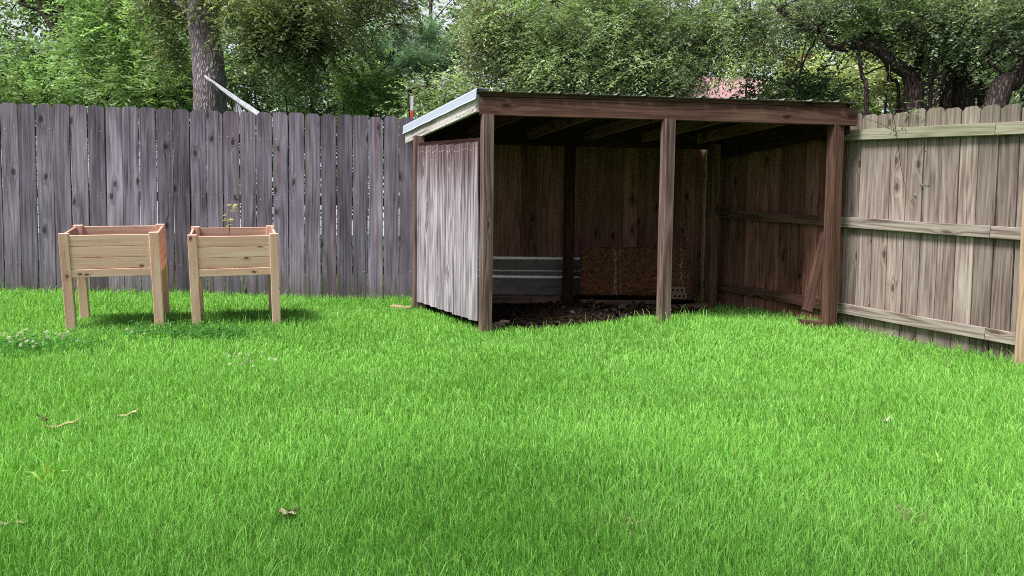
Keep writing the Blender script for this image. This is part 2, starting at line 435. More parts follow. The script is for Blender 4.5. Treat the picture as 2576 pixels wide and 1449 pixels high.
for k in range(5):
    p = BF0 + BFD * (-3 + 2.4 * k) - BN * .1
    z = gz(p.x, p.y)
    MB().board(Vector((p.x, p.y, z - .1)) - fence.location, Vector((p.x, p.y, z + 1.7)) - fence.location, .089, .089, BFD).build('post', M['fence_brown'], fence)

# nail rows, seen as small pale dots on the grey boards
mb = MB()
for zr in (.33, 1.03, 1.62):
    s_ = -3.2
    while s_ < 4.0:
        p = BF0 + BFD * s_ + BN * .0092
        for d in (-.04, .04):
            if random.random() < .75:
                q = p + BFD * (d + random.uniform(-.01, .01)); z = gz(p.x, p.y) + zr + random.uniform(-.015, .015)
                mb.tube([q + Vector((0, 0, z)) - fence.location, q + BN * .002 + Vector((0, 0, z)) - fence.location], [.0038, .0032], 6)
        s_ += pitch
o = mb.build('nail_head', M['nail'], fence); o['kind'] = 'stuff'

# ================================================================= RIGHT FENCE
rf = empty('rail_fence', (RF0.x, RF0.y, gz(RF0.x, RF0.y)), 'mossy tan board fence with three horizontal rails, right of the shed', 'fence')
RN = Vector((RFD.y, -RFD.x, 0))          # towards the yard
if RN.x > 0: RN = -RN
def rtop(s): return 2.17 - .072 * s
s_ = -1.63; rp = .1415
k = 0
while s_ < 5.2:
    p = RF0 + RFD * s_ - RN * .032
    zb = gz(p.x, p.y)
    h = rtop(s_) - zb + random.uniform(-.012, .012)
    w = rp - random.uniform(.004, .009)
    mb = MB().picket(Vector((p.x, p.y, zb)) - rf.location, -RFD if False else RFD, w, .017, h, tone=None, lean=random.uniform(-.003, .003), twist=random.uniform(-.05, .05), warp=.001)
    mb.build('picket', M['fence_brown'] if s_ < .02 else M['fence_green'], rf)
    s_ += rp + random.uniform(-.001, .002); k += 1
def rrail(z0, s0, s1, mat, tone):
    a = RF0 + RFD * s0; b = RF0 + RFD * s1
    a.z = z0 - .072 * s0; b.z = z0 - .072 * s1
    MB().board(a - rf.location, b - rf.location, .089, .038, (0, 0, 1), seg=10, warp=.003, tone=tone).build('rail', mat, rf)
for z0, m in ((1.992, 'rail_moss'), (1.244, 'rail'), (.491, 'rail')):
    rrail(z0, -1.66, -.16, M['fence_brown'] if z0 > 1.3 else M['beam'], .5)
    rrail(z0, -.155, 1.27, M[m], .5)
    rrail(z0, 1.274, 5.2, M[m], .75)
for s_ in (1.572, 3.9):
    p = RF0 + RFD * s_ + RN * .066
    z = gz(p.x, p.y)
    MB().board(Vector((p.x, p.y, z - .1)) - rf.location, Vector((p.x, p.y, z + 1.86)) - rf.location, .089, .089, RFD, ch=.005, seg=10).build('post', M['newpost'], rf)

cp = at(1776, 560, 8.30); zc = gz(cp.x, cp.y)
MB().board(Vector((cp.x, cp.y, zc - .1)) - rf.location, Vector((cp.x, cp.y, zc + 1.8)) - rf.location, .075, .075, (1, .1, 0), seg=8).build('post', M['newpost'], rf)

# ================================================================= SHED
SH0 = Vector((-.204, 6.264, .283))
shed = empty('lean_to_shed', SH0, 'open-fronted brown timber lean-to shed with a corrugated metal roof', 'shed')
def S(*p): return Vector(p) - SH0
YAW = R(21); EX = Vector((math.cos(YAW), math.sin(YAW), 0)); EY = Vector((-math.sin(YAW), math.cos(YAW), 0))
DD = Vector((-.487, .873, 0)).normalized()                    # depth direction of the shed sides
BD = Vector((3.166, .25, 0)).normalized()                     # along the front beam
def post(c, ztop, mat='post', w=.09, tone=.5, lab=None):
    z = gz(c[0], c[1])
    o = MB().board(S(c[0], c[1], z - .12), S(c[0], c[1], ztop), w, w, EX, ch=.004, seg=12, warp=.004, tone=tone).build('post', M[mat], shed)
    if lab: o['label'] = lab
    return o
fl = at(1217, 835, 6.32); post((fl.x + .01, fl.y + .045), 2.06, tone=.62, lab='front corner post with a long oval grain figure')
pm = at(1671, 800, 6.44); post((pm.x, pm.y + .035), 2.06, tone=.75, lab='greyed middle post of the open front')
pr = at(2088, 803, 6.60); post((pr.x, pr.y + .035), 2.06, 'beam', tone=.7, w=.098)
bl = at(1051, 766, 7.50); post((bl.x, bl.y), 2.03, tone=.4)
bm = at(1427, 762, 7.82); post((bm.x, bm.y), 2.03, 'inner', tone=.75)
br = at(1786, 770, 7.85); post((br.x, br.y), 2.03, 'beam', tone=.5)
# front beam, strip above it, back beam
b0, b1 = Vector((-.285, 6.325, 2.13)), Vector((2.895, 6.585, 2.122))
MB().board(S(*b0), S(*b1), .146, .038, (0, 0, 1), ch=.004, seg=14, warp=.004, tone=.55).build('front_beam', M['beam'], shed)
MB().board(S(b0.x, b0.y + .012, b0.z + .0935), S(b1.x - .1, b1.y + .01, b1.z + .0925), .036, .06, (0, 0, 1), seg=14, warp=.002, tone=.3).build('nailer_strip', M['beam'], shed)
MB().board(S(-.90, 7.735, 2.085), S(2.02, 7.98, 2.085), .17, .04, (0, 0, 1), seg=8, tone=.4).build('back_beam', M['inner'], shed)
# roof: plane through front and back edge
rfl, rbl = Vector((-.29, 6.29, 2.236)), Vector((-1.108, 7.876, 2.155))
dep = rbl - rfl; across = Vector((2.915 + .29, .262, -.008))
prof = []; x = 0.0; wid = across.length
u = across.normalized()
while x < wid:
    for dx, dz in ((0, 0), (.045, 0), (.052, .005), (.065, .005), (.072, 0), (.108, 0), (.115, .005), (.128, .005), (.135, 0), (.176, 0), (.19, .019), (.212, .019), (.226, 0)):
        if x + dx <= wid: prof.append((x + dx, dz))
    x += .235
mb = MB(); nrm = dep.cross(u).normalized()
if nrm.z < 0: nrm = -nrm
rows = []
for i in range(9):
    b = rfl + dep * (i / 8 * 1.0) - dep * (.012 if i == 0 else 0)
    rows.append([b + u * px + dep * (i / 8 * (.03 + .21 * px / wid)) + nrm * (pz + .004) - SH0 for px, pz in prof])
mb.strip(rows)
o = mb.build('roof', M['roof'], shed)
mod = o.modifiers.new('thick', 'SOLIDIFY'); mod.thickness = .0015
rows = [[rfl + u * .03 + dep * .03 + nrm * -.002 - SH0, rfl + u * (wid - .03) + dep * .03 + nrm * -.002 - SH0], [rfl + u * .03 + dep * 1.01 + nrm * -.002 - SH0, rfl + u * (wid - .03) + dep * 1.21 + nrm * -.002 - SH0]]
MB().strip(rows).build('roof_shade_sheet', M['inner'], shed)  # dark sheet added below the metal to deepen shade on the underside
# flashing: folded strip along the left edge
a0 = rfl - u * .012; a1 = rbl - u * .012
mb = MB(); rows = []
for i in range(15):
    q = a0 + (a1 - a0) * (i / 14); j = random.uniform(-.003, .003)
    rows.append([q + u * .11 + nrm * .026 - SH0, q + nrm * .03 - SH0, q - u * .004 + Vector((0, 0, .02)) - SH0, q - u * .006 + Vector((0, 0, -.045 + j * .4)) - SH0, q - u * .016 + Vector((0, 0, -.058 + j)) - SH0])
mb.strip(rows)
o = mb.build('roof_flashing', M['flash'], shed); mod = o.modifiers.new('thick', 'SOLIDIFY'); mod.thickness = .0015
# side fascia and rafters (2x4s following the roof)
def rafter(p, name, mat, h=.12, t=.038, drop=.0, tone=.5, k0=.02, k1=.985):
    a = p + dep * k0; b = p + dep * k1
    MB().board(a - SH0 + Vector((0, 0, -h / 2 - drop)), b - SH0 + Vector((0, 0, -h / 2 - drop)), h, t, (0, 0, 1), seg=10, tone=tone).build(name, mat, shed)
rafter(rfl + u * .010, 'side_fascia', M['fascia'], .14, .03, .012, .6)
for k in range(1, 6):
    rafter(rfl + u * (k * .585), 'rafter', M['rafter'], .10, .038, .004, .2 + .15 * k, .035, .93)
rafter(rfl + u * 3.165, 'rafter', M['inner'], .24, .038, .004, .8, .035, .93)
# slatted left panel (boards) with its row of nails
pA = Vector((-.275, 6.395, 0)); pB = Vector((-.905, 7.43, 0)); PD = (pB - pA); PL = PD.length; PD.normalize(); PN = Vector((-PD.y, PD.x, 0))
if PN.x > 0: PN = -PN
pA = pA + PN * .012; mb = MB(); nails = []; s_ = 0
bw = PL / 8
for i in range(8):
    c = pA + PD * (bw * (i + .5)); f = (i + .5) / 8
    z0 = .362 + (.442 - .362) * f + random.uniform(-.004, .004); z1 = 1.845 + (1.925 - 1.845) * f + random.uniform(-.006, .006)
    mb.board(S(c.x, c.y, z0), S(c.x, c.y, z1), bw - .003, .016, PD, ch=.002, seg=10, warp=.0015, wz0=0)
    for d in (-.045, 0, .045):
        q = c + PD * (d + random.uniform(-.01, .01)) + PN * .009; z = z1 - .06 + random.uniform(-.006, .006)
        nails.append(S(q.x, q.y, z))
sp = mb.build('side_panel', M['panel'], shed)
no = MB().tube([(0, 0, 0), PN * .002], [.005, .004], 6).build('nail', M['nail'], sp); no.location = nails[0]
for q in nails[1:]:
    o = no.copy(); COL.objects.link(o); o.parent = sp; o.location = q
a = pA - PN * .03; b = a + PD * PL
for z in (.62, 1.86):
    MB().board(S(a.x, a.y, z - .02), S(b.x, b.y, z + .06), .089, .038, (0, 0, 1), tone=.4).build('panel_rail', M['inner'], shed)

# ---- things under the roof
# dirt and leaf litter floor
n = 60; xs_ = np.linspace(-1.05, 2.12, n); ys_ = np.linspace(6.3, 8.5, n)
X, Y = np.meshgrid(xs_, ys_)
H = ground(X, Y) + .018 + .05 * vnoise(X, Y, 3.1, 3) + .03 * vnoise(X, Y, 9, 4) - .03
H += .06 * np.exp(-((X - .55) ** 2 / .5 + (Y - 7.1) ** 2 / .10))
edge = ~inside(DIRT, X, Y); H = np.where(edge, H - .12, H)
I = np.arange(n * n).reshape(n, n)
Fq = np.stack([I[:-1, :-1].ravel(), I[:-1, 1:].ravel(), I[1:, 1:].ravel(), I[1:, :-1].ravel()], 1)
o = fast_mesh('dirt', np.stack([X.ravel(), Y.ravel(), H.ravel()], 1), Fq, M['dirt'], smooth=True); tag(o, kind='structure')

def leaf_quads(P, D, U, L, W, fold=.15):
    """kite-shaped leaves: base P, axis D, normal U -> verts (4n,3), faces (n,4)"""
    Sd = unit(np.cross(D, U)); L = L[:, None]; W = W[:, None]
    mid = P + D * L * .45
    v = np.stack([P, mid + Sd * W * .5 + U * W * fold, P + D * L, mid - Sd * W * .5 + U * W * fold], 1).reshape(-1, 3)
    f = np.arange(len(P) * 4).reshape(-1, 4)
    return v, f
# leaf litter
n = 2600; lx = RNG.uniform(-.9, 2.0, n); ly = RNG.uniform(6.4, 8.15, n)
k = inside(DIRT, lx, ly); lx, ly = lx[k], ly[k]; n = len(lx)
lz = ground(lx, ly) + .03 + .05 * vnoise(lx, ly, 3.1, 3) + .06 * np.exp(-((lx - .55) ** 2 / .5 + (ly - 7.1) ** 2 / .10)) + RNG.uniform(-.01, .025, n)
D = unit(np.stack([RNG.normal(size=n), RNG.normal(size=n), RNG.normal(size=n) * .35], 1)); U = unit(np.stack([RNG.normal(size=n) * .5, RNG.normal(size=n) * .5, np.ones(n)], 1))
v, f = leaf_quads(np.stack([lx, ly, lz], 1), D, U, RNG.uniform(.04, .09, n), RNG.uniform(.02, .045, n), .3)
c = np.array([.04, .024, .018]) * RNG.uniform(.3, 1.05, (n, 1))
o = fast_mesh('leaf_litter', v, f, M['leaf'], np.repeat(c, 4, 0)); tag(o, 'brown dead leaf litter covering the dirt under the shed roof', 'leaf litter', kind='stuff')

# corrugated metal sheet on edge against the back fence
tl, brr = Vector((-.40, 8.05, .872)), Vector((.93, 8.16, .872))
sd = (brr - tl).normalized(); mb = MB(); rows = []
pf = [(0, 0), (.008, .014), (.024, .014), (.034, 0), (.10, 0), (.106, .001), (.118, .001), (.124, 0), (.142, 0), (.148, .009), (.156, 0), (.2, .0), (.205, .012), (.222, .012), (.232, 0), (.30, 0), (.306, .001), (.318, .001), (.324, 0), (.40, 0)]
for d, e in pf:
    rows.append([tl + sd * q + Vector((.02, -.12, 0)) * (d / .4) * .6 + Vector((.12, -.99, .08)) * e * 1.3 + Vector((0, 0, -d * .985)) for q in np.linspace(0, 1.33, 9)])
for i in range(len(rows) - 1):
    mb.strip(rows[i:i + 2], mi=1 if pf[i][1] + pf[i + 1][1] > .0085 else 0)
o = mb.build('metal_sheet', [M['sheet'], M['sheet_ridge']], origin=tl + sd * .6 + Vector((0, -.05, -.4)))
tag(o, 'dusty ribbed metal sheet standing on edge against the fence inside the shed', 'metal sheet')
mod = o.modifiers.new('thick', 'SOLIDIFY'); mod.thickness = .002

# brown fibrous board with pale streaks
t = NT('brown_fibrous_board'); ob = t.objco()
n1 = t.noise(t.vmul(ob, (22, 22, 34)), 1, 5, .7, 1.2); n2 = t.noise(ob, 90, 3, .6)
c_ = t.mix(t.ss(t.math('MULTIPLY_ADD', n2, .3, t.math('MULTIPLY', n1, .7)), .35, .65), (.045, .018, .010), (.25, .105, .058))
ox = t.sep(ob)[0]
jit = t.math('MULTIPLY', t.math('SUBTRACT', t.noise(t.vmul(ob, (10, 10, 5)), 1, 3), .5), .12)
xx = t.math('ADD', ox, jit)
def stripe(c, w): return t.ss(t.math('ABSOLUTE', t.math('SUBTRACT', xx, c)), w, w * .3)
st = t.math('MAXIMUM', stripe(-.20, .022), t.math('MAXIMUM', stripe(-.155, .008), stripe(.46, .012)))
st = t.math('MULTIPLY', st, t.ss(t.noise(t.vmul(ob, (60, 60, 25)), 1, 3), .42, .6))
c_ = t.mix(t.math('MULTIPLY', st, .8), c_, (.34, .30, .29))
t.bump(n1, 1.0, .03); M['fibre'] = t.done(c_, .95, .1)
p0 = at(1459, 743, 7.72); p1 = at(1741, 743, 7.66)
bx = (p1 - p0); wL = bx.length; bx.normalize(); bz = Vector((.02, .16, 1)).normalized(); by = bz.cross(bx)
mb = MB(); nn = 26; rows = []
cen = p0 + bx * wL / 2
for j in range(13):
    row = []
    for i in range(nn + 1):
        q = bx * (wL * (i / nn - .5) + random.uniform(-.004, .004)) + bz * (.485 * j / 12 + random.uniform(-.004, .004)) + by * random.uniform(-.005, .005)
        row.append(q)
    rows.append(row)
# object space: x along the board, z up
rm = Matrix((bx, by, bz)).transposed()
rows = [[rm.inverted() @ q for q in r] for r in rows]
mb.strip(rows, smooth=True)
o = mb.build('brown_board', M['fibre']); o.location = cen; o.rotation_euler = rm.to_euler()
tag(o, 'rough brown fibrous board with pale vertical streaks leaning inside the shed', 'board')
mod = o.modifiers.new('thick', 'SOLIDIFY'); mod.thickness = .012

# landscape timbers on the dirt
def log(p0, p1, w, t, label, mat='timber', name='timber', cat='timber', ch=.015):
    c = (Vector(p0) + Vector(p1)) / 2
    o = MB().board(Vector(p0) - c, Vector(p1) - c, w, t, (0, 0, 1), ch=ch, seg=10, warp=.006).build(name, M[mat]); o.location = c
    return tag(o, label, cat)
a, b = at(1190, 756, 7.55), at(1408, 755, 7.62)
log(a, b, .085, .09, 'old landscape timber lying in front of the ribbed metal sheet')
a, b = at(1445, 763, 7.56), at(1668, 764, 7.6)
log(a, b, .07, .09, 'old landscape timber lying in front of the brown fibrous board')
a, b = at(1690, 775, 7.42), at(1775, 768, 7.62)
log(a, b, .06, .08, 'short dark timber lying beneath the two stacked bricks')
# stacked bricks with core holes
def brick(c, label, yaw):
    o = empty('brick', c, label, 'brick', 'two cored bricks stacked in the shed', (0, 0, yaw))
    MB().board((-.095, 0, .029), (.095, 0, .029), .057, .09, (0, 0, 1), ch=.004).build('brick_body', M['brick'], o)
    for x in (-.062, -.02, .022, .064):
        MB().tube([(x, -.044, .029), (x, -.0468, .029)], [.0115, .0115], 10).build('core_hole', M['brick_hole'], o)
b_ = at(1700, 752, 7.46)
brick(b_, 'lower of two dusty cored bricks stacked against the brown fibrous board', R(4))
brick(b_ + Vector((-.012, .01, .0585)), 'upper of two dusty cored bricks stacked against the brown fibrous board', R(-3))
# loose boards
a, b = at(2030, 783, 6.66), at(2078, 588, 6.80)
o = MB().board(a - a, b - a, .085, .035, (1, .2, 0), seg=8, tone=.1).build('loose_plank', M['beam']); o.location = a
tag(o, 'brown plank leaning diagonally against the right front shed post', 'plank')
a, b = at(2012, 797, 6.62), at(2066, 795, 6.60)
a.z = gz(a.x, a.y) + .06; b.z = gz(b.x, b.y) + .06
log(a, b, .10, .09, 'short wood block lying at the foot of the leaning plank', 'beam', 'wood_block', 'wood block', .006)
a, b = at(985, 747, 7.45), at(1036, 750, 7.42); a.z = gz(a.x, a.y) + .04; b.z = gz(b.x, b.y) + .035
log(a, b, .05, .10, 'short pale board end lying in the grass by the left rear shed post', 'newpost', 'wood_offcut', 'wood offcut', .004)
a, b = at(1250, 812, 6.45), at(1272, 806, 6.6); a.z = gz(a.x, a.y) + .05; b.z = gz(b.x, b.y) + .05
log(a, b, .09, .09, 'small wood block in the grass just right of the front corner post', 'post', 'wood_block', 'wood block', .006)

# ================================================================= PLANTERS
gn = Vector((.0115, -.125, 1)).normalized()
def planter(corner, label, group, seed):
    random.seed(seed)
    root = empty('planter_box', corner, label, 'planter', group)
    ex = Vector((math.cos(R(20)), math.sin(R(20)), 0)); ex = (ex - gn * ex.dot(gn)).normalized(); ey = gn.cross(ex)
    root.rotation_euler = Matrix((ex, ey, gn)).transposed().to_euler()
    W, Dp, H, L = .665, .63, .708, .066
    z0 = -.12
    for (x, y) in ((0, 0), (W - L, 0), (0, Dp - L), (W - L, Dp - L)):
        MB().board((x + L / 2, y + L / 2, z0), (x + L / 2, y + L / 2, H - .022), L, L, (1, 0, 0), ch=.003, tone=random.random()).build('leg', M['pine'], root)
    zt = [.655, .585, .512]      # centres, top three planks
    def side(p, q, nm, up, mat):
        mb = MB()
        for zc in (.633, .549, .465):
            mb.board((p[0], p[1], zc), (q[0], q[1], zc), .0815, .018, up, ch=.002, tone=random.random())
        mb.build(nm, M[mat], root)
    y0, y1 = .016, Dp - .016
    side((L, y0, 0), (W - L, y0, 0), 'front_panel', (0, 0, 1), 'pine')
    side((L, y1, 0), (W - L, y1, 0), 'back_panel', (0, 0, 1), 'pine_in')
    side((.016, L, 0), (.016, Dp - L, 0), 'side_panel', (0, 0, 1), 'pine_in')
    side((W - .016, L, 0), (W - .016, Dp - L, 0), 'side_panel', (0, 0, 1), 'pine_in')
    for (p, q) in (((L, .022), (W - L, .022)), ((L, Dp - .022), (W - L, Dp - .022)), ((.022, L), (.022, Dp - L)), ((W - .022, L), (W - .022, Dp - L))):
        MB().board((*p, .391), (*q, .391), .06, .036, (0, 0, 1), ch=.003, tone=random.random()).build('bottom_rail', M['pine'], root)
    mb = MB()
    for i in range(7):
        yy = .06 + (Dp - .12) * i / 6
        mb.board((.03, yy, .43), (W - .03, yy, .43), .075, .016, (0, 1, 0), tone=random.random())
    mb.build('floor', M['pine'], root)
    mb = MB(); rows = []
    for j in range(14):
        rows.append([(.03 + (W - .06) * i / 13, .03 + (Dp - .06) * j / 13, .575 + random.uniform(-.008, .008)) for i in range(14)])
    mb.strip(rows, smooth=True); mb.build('soil', M['potting'], root)
    return root
p1 = at(165, 822, 5.70); p1.z = gz(p1.x, p1.y) + .062
p2 = at(483, 812, 6.00); p2.z = gz(p2.x, p2.y) + .062
planter(p1, 'empty-looking pale pine planter box on legs, nearest the left edge', 'raised pine planter boxes on the lawn', 3)
planter(p2, 'pale pine planter box on legs with a spindly seedling growing in it', 'raised pine planter boxes on the lawn', 5)
random.seed(21)
# seedling in the second planter
sb = at(574, 590, 6.35); st_top = at(577, 518, 6.37)
pl = empty('seedling', sb, 'spindly pale yellow-green seedling growing in the planter box beside the other', 'seedling')
mb = MB().tube([Vector((0, 0, -.10)), (st_top - sb) * .4 + Vector((.008, 0, 0)), (st_top - sb)], [.004, .003, .0015], 6)
mb.build('stem', M['twig'], pl)
P = []; D = []; 
for i in range(26):
    t_ = random.uniform(.25, 1.05); a = random.uniform(0, 6.28)
    base = (st_top - sb) * t_ + Vector((math.cos(a), math.sin(a), 0)) * random.uniform(.0, .02) + (Vector((.015, 0, 0)) if t_ > .85 else Vector((-.015, 0, 0)))
    P.append(base); D.append(Vector((math.cos(a), math.sin(a) * .6, random.uniform(-.5, .35))).normalized())
P = np.array(P); D = np.array(D); n = len(P)
v, f = leaf_quads(P, D, unit(np.stack([RNG.normal(size=n) * .5, RNG.normal(size=n) * .5 - .5, np.ones(n)], 1)), RNG.uniform(.036, .062, n), RNG.uniform(.016, .026, n))
fast_mesh('leaves', v, f, M['leaf'], np.repeat(np.array([.66, .66, .28]) * RNG.uniform(.7, 1.2, (n, 1)), 4, 0), pl)

# ================================================================= LAWN
def blades(X, Y, Ht, Wd, lean, lean_dir, colA, colB, zoff=0):
    n = len(X); Z = ground(X, Y) + zoff
    a = RNG.uniform(0, 2 * np.pi, n)
    sd = np.stack([np.cos(a), np.sin(a), np.zeros(n)], 1)
    # face roughly across the viewing side so widths read; keep randomness
    ld = np.stack([np.cos(lean_dir), np.sin(lean_dir), np.zeros(n)], 1)
    B = np.stack([X, Y, Z], 1); w = Wd[:, None]; h = Ht[:, None]; ln = lean[:, None]
    up = np.array([0, 0, 1.0])
    m1 = B + up * h * .45 + ld * h * ln * .22
    m2 = B + up * h * .80 * (1 - .12 * ln) + ld * h * ln * .62
    tp = B + up * h * (1 - .30 * ln) + ld * h * ln * 1.15
    V = np.stack([B - sd * w * .4, B + sd * w * .4, m1 - sd * w * .5, m1 + sd * w * .5, m2 - sd * w * .36, m2 + sd * w * .36, tp], 1).reshape(-1, 3)
    o = np.arange(n)[:, None] * 7
    T = np.concatenate([o + np.array([[0, 1, 3]]), o + np.array([[0, 3, 2]]), o + np.array([[2, 3, 5]]), o + np.array([[2, 5, 4]]), o + np.array([[4, 5, 6]])], 0)
    tt = np.array([0, 0, .45, .45, .8, .8, 1.0])
    C = colA[:, None, :] * (1 - tt)[None, :, None] + colB[:, None, :] * tt[None, :, None]
    return V, T, C.reshape(-1, 3)
def lawn_mask(x, y):
    s_back = (y - BF0.y) - (x - BF0.x) * (BFD.y / BFD.x)
    ok = s_back < -.015
    sr = (x - RF0.x) * RN.x + (y - RF0.y) * RN.y
    ok &= sr > .0
    ok &= ~inside(DIRT, x, y)
    return ok
def lawn_part(y0, y1, dens, wscale, hscale, name):
    xw = (0.72 * y1 + 1.4); n = int(dens * 2 * xw * (y1 - y0))
    x = RNG.uniform(-xw, xw, n); y = RNG.uniform(y0, y1, n)
    k = lawn_mask(x, y); x, y = x[k], y[k]; n = len(x)
    big = vnoise(x + 50, y + 50, .9, 5); med = vnoise(x + 50, y + 50, 3.3, 6); sml = vnoise(x + 50, y + 50, 11, 8)
    h = hscale * (.046 + .014 * big + .010 * med + .010 * sml) * RNG.uniform(.55, 1.3, n)
    # longer tufts along the fences and the shed front
    s_back = -((y - BF0.y) - (x - BF0.x) * (BFD.y / BFD.x)); sr = (x - RF0.x) * RN.x + (y - RF0.y) * RN.y
    h *= 1 + .6 * np.exp(-s_back / .10) + .5 * np.exp(-sr / .07)
    fr = (y - 6.3) - (x + .2) * .07
    h *= 1 + .55 * np.exp(-(fr / .22) ** 2) * ((x > 1.0) & (x < 2.8))
    tall = RNG.random(n) < .03; h = np.where(tall, h * 1.7, h)
    w = wscale * RNG.uniform(.7, 1.35, n)
    lean = RNG.beta(1.4, 3.2, n) * 1.0
    ld = vnoise(x + 50, y + 50, 1.2, 9) * 5 + RNG.normal(0, 1.7, n)
    hue = vnoise(x + 50, y + 50, 1.6, 10) * .5 + vnoise(x + 50, y + 50, 6, 12) * .5
    base = np.array([.075, .17, .034]); 
    A_ = np.array([.29, .68, .105]); B_ = np.array([.41, .82, .185]); C_ = np.array([.50, .85, .32])
    q = np.clip(hue + RNG.normal(0, .18, n), 0, 1)[:, None]
    tip = A_ * (1 - q) + B_ * q
    pale = (RNG.random(n) < .045)[:, None]; tip = np.where(pale, C_ * RNG.uniform(.8, 1.2, (n, 1)), tip)
    dry = (RNG.random(n) < .012)[:, None]; tip = np.where(dry, np.array([.42, .36, .18]), tip)
    tip = tip * RNG.uniform(.82, 1.14, (n, 1))
    near_shade = np.clip((3.3 - y + 1.6 * (vnoise(x + 50, y + 50, .7, 15) - .5)) / 1.6, 0, 1)[:, None]   # foreground shade painted into the tip colours of the near lawn
    tip = tip * (1 - near_shade * np.array([.44, .35, .48]))
    # taller unmown grass beneath the planters; their shadow painted into the tip colours
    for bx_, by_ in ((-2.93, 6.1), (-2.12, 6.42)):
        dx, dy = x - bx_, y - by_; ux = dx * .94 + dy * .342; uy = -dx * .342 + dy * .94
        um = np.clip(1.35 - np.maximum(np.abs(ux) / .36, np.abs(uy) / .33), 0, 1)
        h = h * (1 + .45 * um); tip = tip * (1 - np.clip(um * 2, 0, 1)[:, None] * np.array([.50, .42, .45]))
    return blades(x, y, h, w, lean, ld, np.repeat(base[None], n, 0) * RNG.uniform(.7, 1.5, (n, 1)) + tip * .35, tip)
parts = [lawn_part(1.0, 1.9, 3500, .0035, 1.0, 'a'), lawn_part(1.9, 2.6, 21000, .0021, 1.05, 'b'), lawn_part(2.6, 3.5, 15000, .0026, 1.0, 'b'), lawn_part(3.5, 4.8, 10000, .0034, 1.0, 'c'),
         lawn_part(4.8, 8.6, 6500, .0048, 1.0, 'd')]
off = 0; VV, TT, CC = [], [], []
for v, t_, c in parts: VV.append(v); TT.append(t_ + off); CC.append(c); off += len(v)
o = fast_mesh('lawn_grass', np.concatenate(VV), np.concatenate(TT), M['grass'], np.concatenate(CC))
tag(o, 'bright green mown lawn grass filling the yard', 'grass', kind='stuff')
print('blades', off // 7)
# grass beyond the fence: pale verge that shows through the gaps
n = 9000; x = RNG.uniform(-9, 3, n); y = RNG.uniform(8.3, 12, n)
k = ((y - BF0.y) - (x - BF0.x) * (BFD.y / BFD.x)) > .25; x, y = x[k], y[k]; n = len(x)
tip = np.array([.30, .46, .16]) * RNG.uniform(.7, 1.2, (n, 1))
v, t_, c = blades(x, y, RNG.uniform(.06, .14, n), np.full(n, .012), RNG.uniform(.2, 1, n), RNG.uniform(0, 6.28, n), tip * .5, tip)
o = fast_mesh('verge_grass', v, t_, M['grass'], c); tag(o, 'pale grass growing beyond the back fence', 'grass', kind='stuff')

def on_lawn(px, py):
    r = _F + _R * ((px - CX) / F_PX) + _D * ((py - CY) / F_PX); lo, hi = .5, 12.0
    for _ in range(50):
        m = (lo + hi) / 2; q = r * m
        if q[2] + CAM_H > gz(q[0], q[1]) + .05: lo = m
        else: hi = m
    q = r * lo; return Vector((q[0], q[1], q[2] + CAM_H))
# clover leaves near the planters (ground cover) and white blossoms (each its own)
def clover(cx, cy, sx, sy, n):
    x = RNG.normal(cx, sx, n); y = RNG.normal(cy, sy, n); return x, y
ca, cb, cc_ = on_lawn(500, 838), on_lawn(70, 868), on_lawn(615, 922)
xa, ya = clover(ca.x, ca.y, .30, .16, 700); xb, yb = clover(cb.x, cb.y, .30, .16, 420)
x = np.concatenate([xa, xb]); y = np.concatenate([ya, yb]); n = len(x)
k = lawn_mask(x, y); x, y = x[k], y[k]; n = len(x)
P3 = []; D3 = []
z = ground(x, y) + RNG.uniform(.045, .095, n)
for j in range(3):
    a = RNG.uniform(0, .6, n) + j * 2.1
    P3.append(np.stack([x, y, z], 1)); D3.append(unit(np.stack([np.cos(a), np.sin(a), RNG.normal(0, .2, n)], 1)))
P3 = np.concatenate(P3); D3 = np.concatenate(D3); n3 = len(P3)
U = unit(np.stack([RNG.normal(0, .25, n3), RNG.normal(0, .25, n3), np.ones(n3)], 1))
v, f = leaf_quads(P3, D3, U, RNG.uniform(.016, .026, n3), RNG.uniform(.015, .022, n3), .1)
c = np.array([.07, .24, .055]) * RNG.uniform(.7, 1.3, (n3, 1))
o = fast_mesh('clover_leaves', v, f, M['grass'], np.repeat(c, 4, 0)); tag(o, 'low clover leaves in the lawn in front of the planters', 'clover', kind='stuff')
proto = None
def blossom(x, y, label, group):
    global proto
    z = gz(x, y) + random.uniform(.075, .105)
    if proto is None:
        n = 26; i = np.arange(n); ph = np.arccos(1 - 1.5 * (i + .5) / n); th = i * 2.39996
        Dn = np.stack([np.cos(th) * np.sin(ph), np.sin(th) * np.sin(ph), np.cos(ph)], 1)
        v, f = leaf_quads(Dn * .003, Dn, unit(np.cross(Dn, np.array([.3, .5, .8]))), np.full(n, .010), np.full(n, .006))
        c = np.repeat(np.array([.80, .82, .74]) * RNG.uniform(.85, 1.05, (n, 1)), 4, 0)
        proto = fast_mesh('clover_blossom', v, f, M['petal'], c); o = proto
    else:
        o = proto.copy(); COL.objects.link(o)
    o.location = (x, y, z); s = random.uniform(.55, 1.15); o.scale = (s, s, s); o.rotation_euler = (random.uniform(-.3, .3), random.uniform(-.3, .3), random.uniform(0, 6))
    tag(o, label, 'clover flower', group)
for i in range(36):
    q = random.choice(((30, 866), (30, 866), (85, 880), (140, 860), (185, 862), (60, 858)))
    p = on_lawn(random.gauss(q[0], 20), random.gauss(q[1], 7)); blossom(p.x, p.y, 'white clover blossom in the thick patch near the left edge of the lawn', 'white clover blossoms by the left edge')
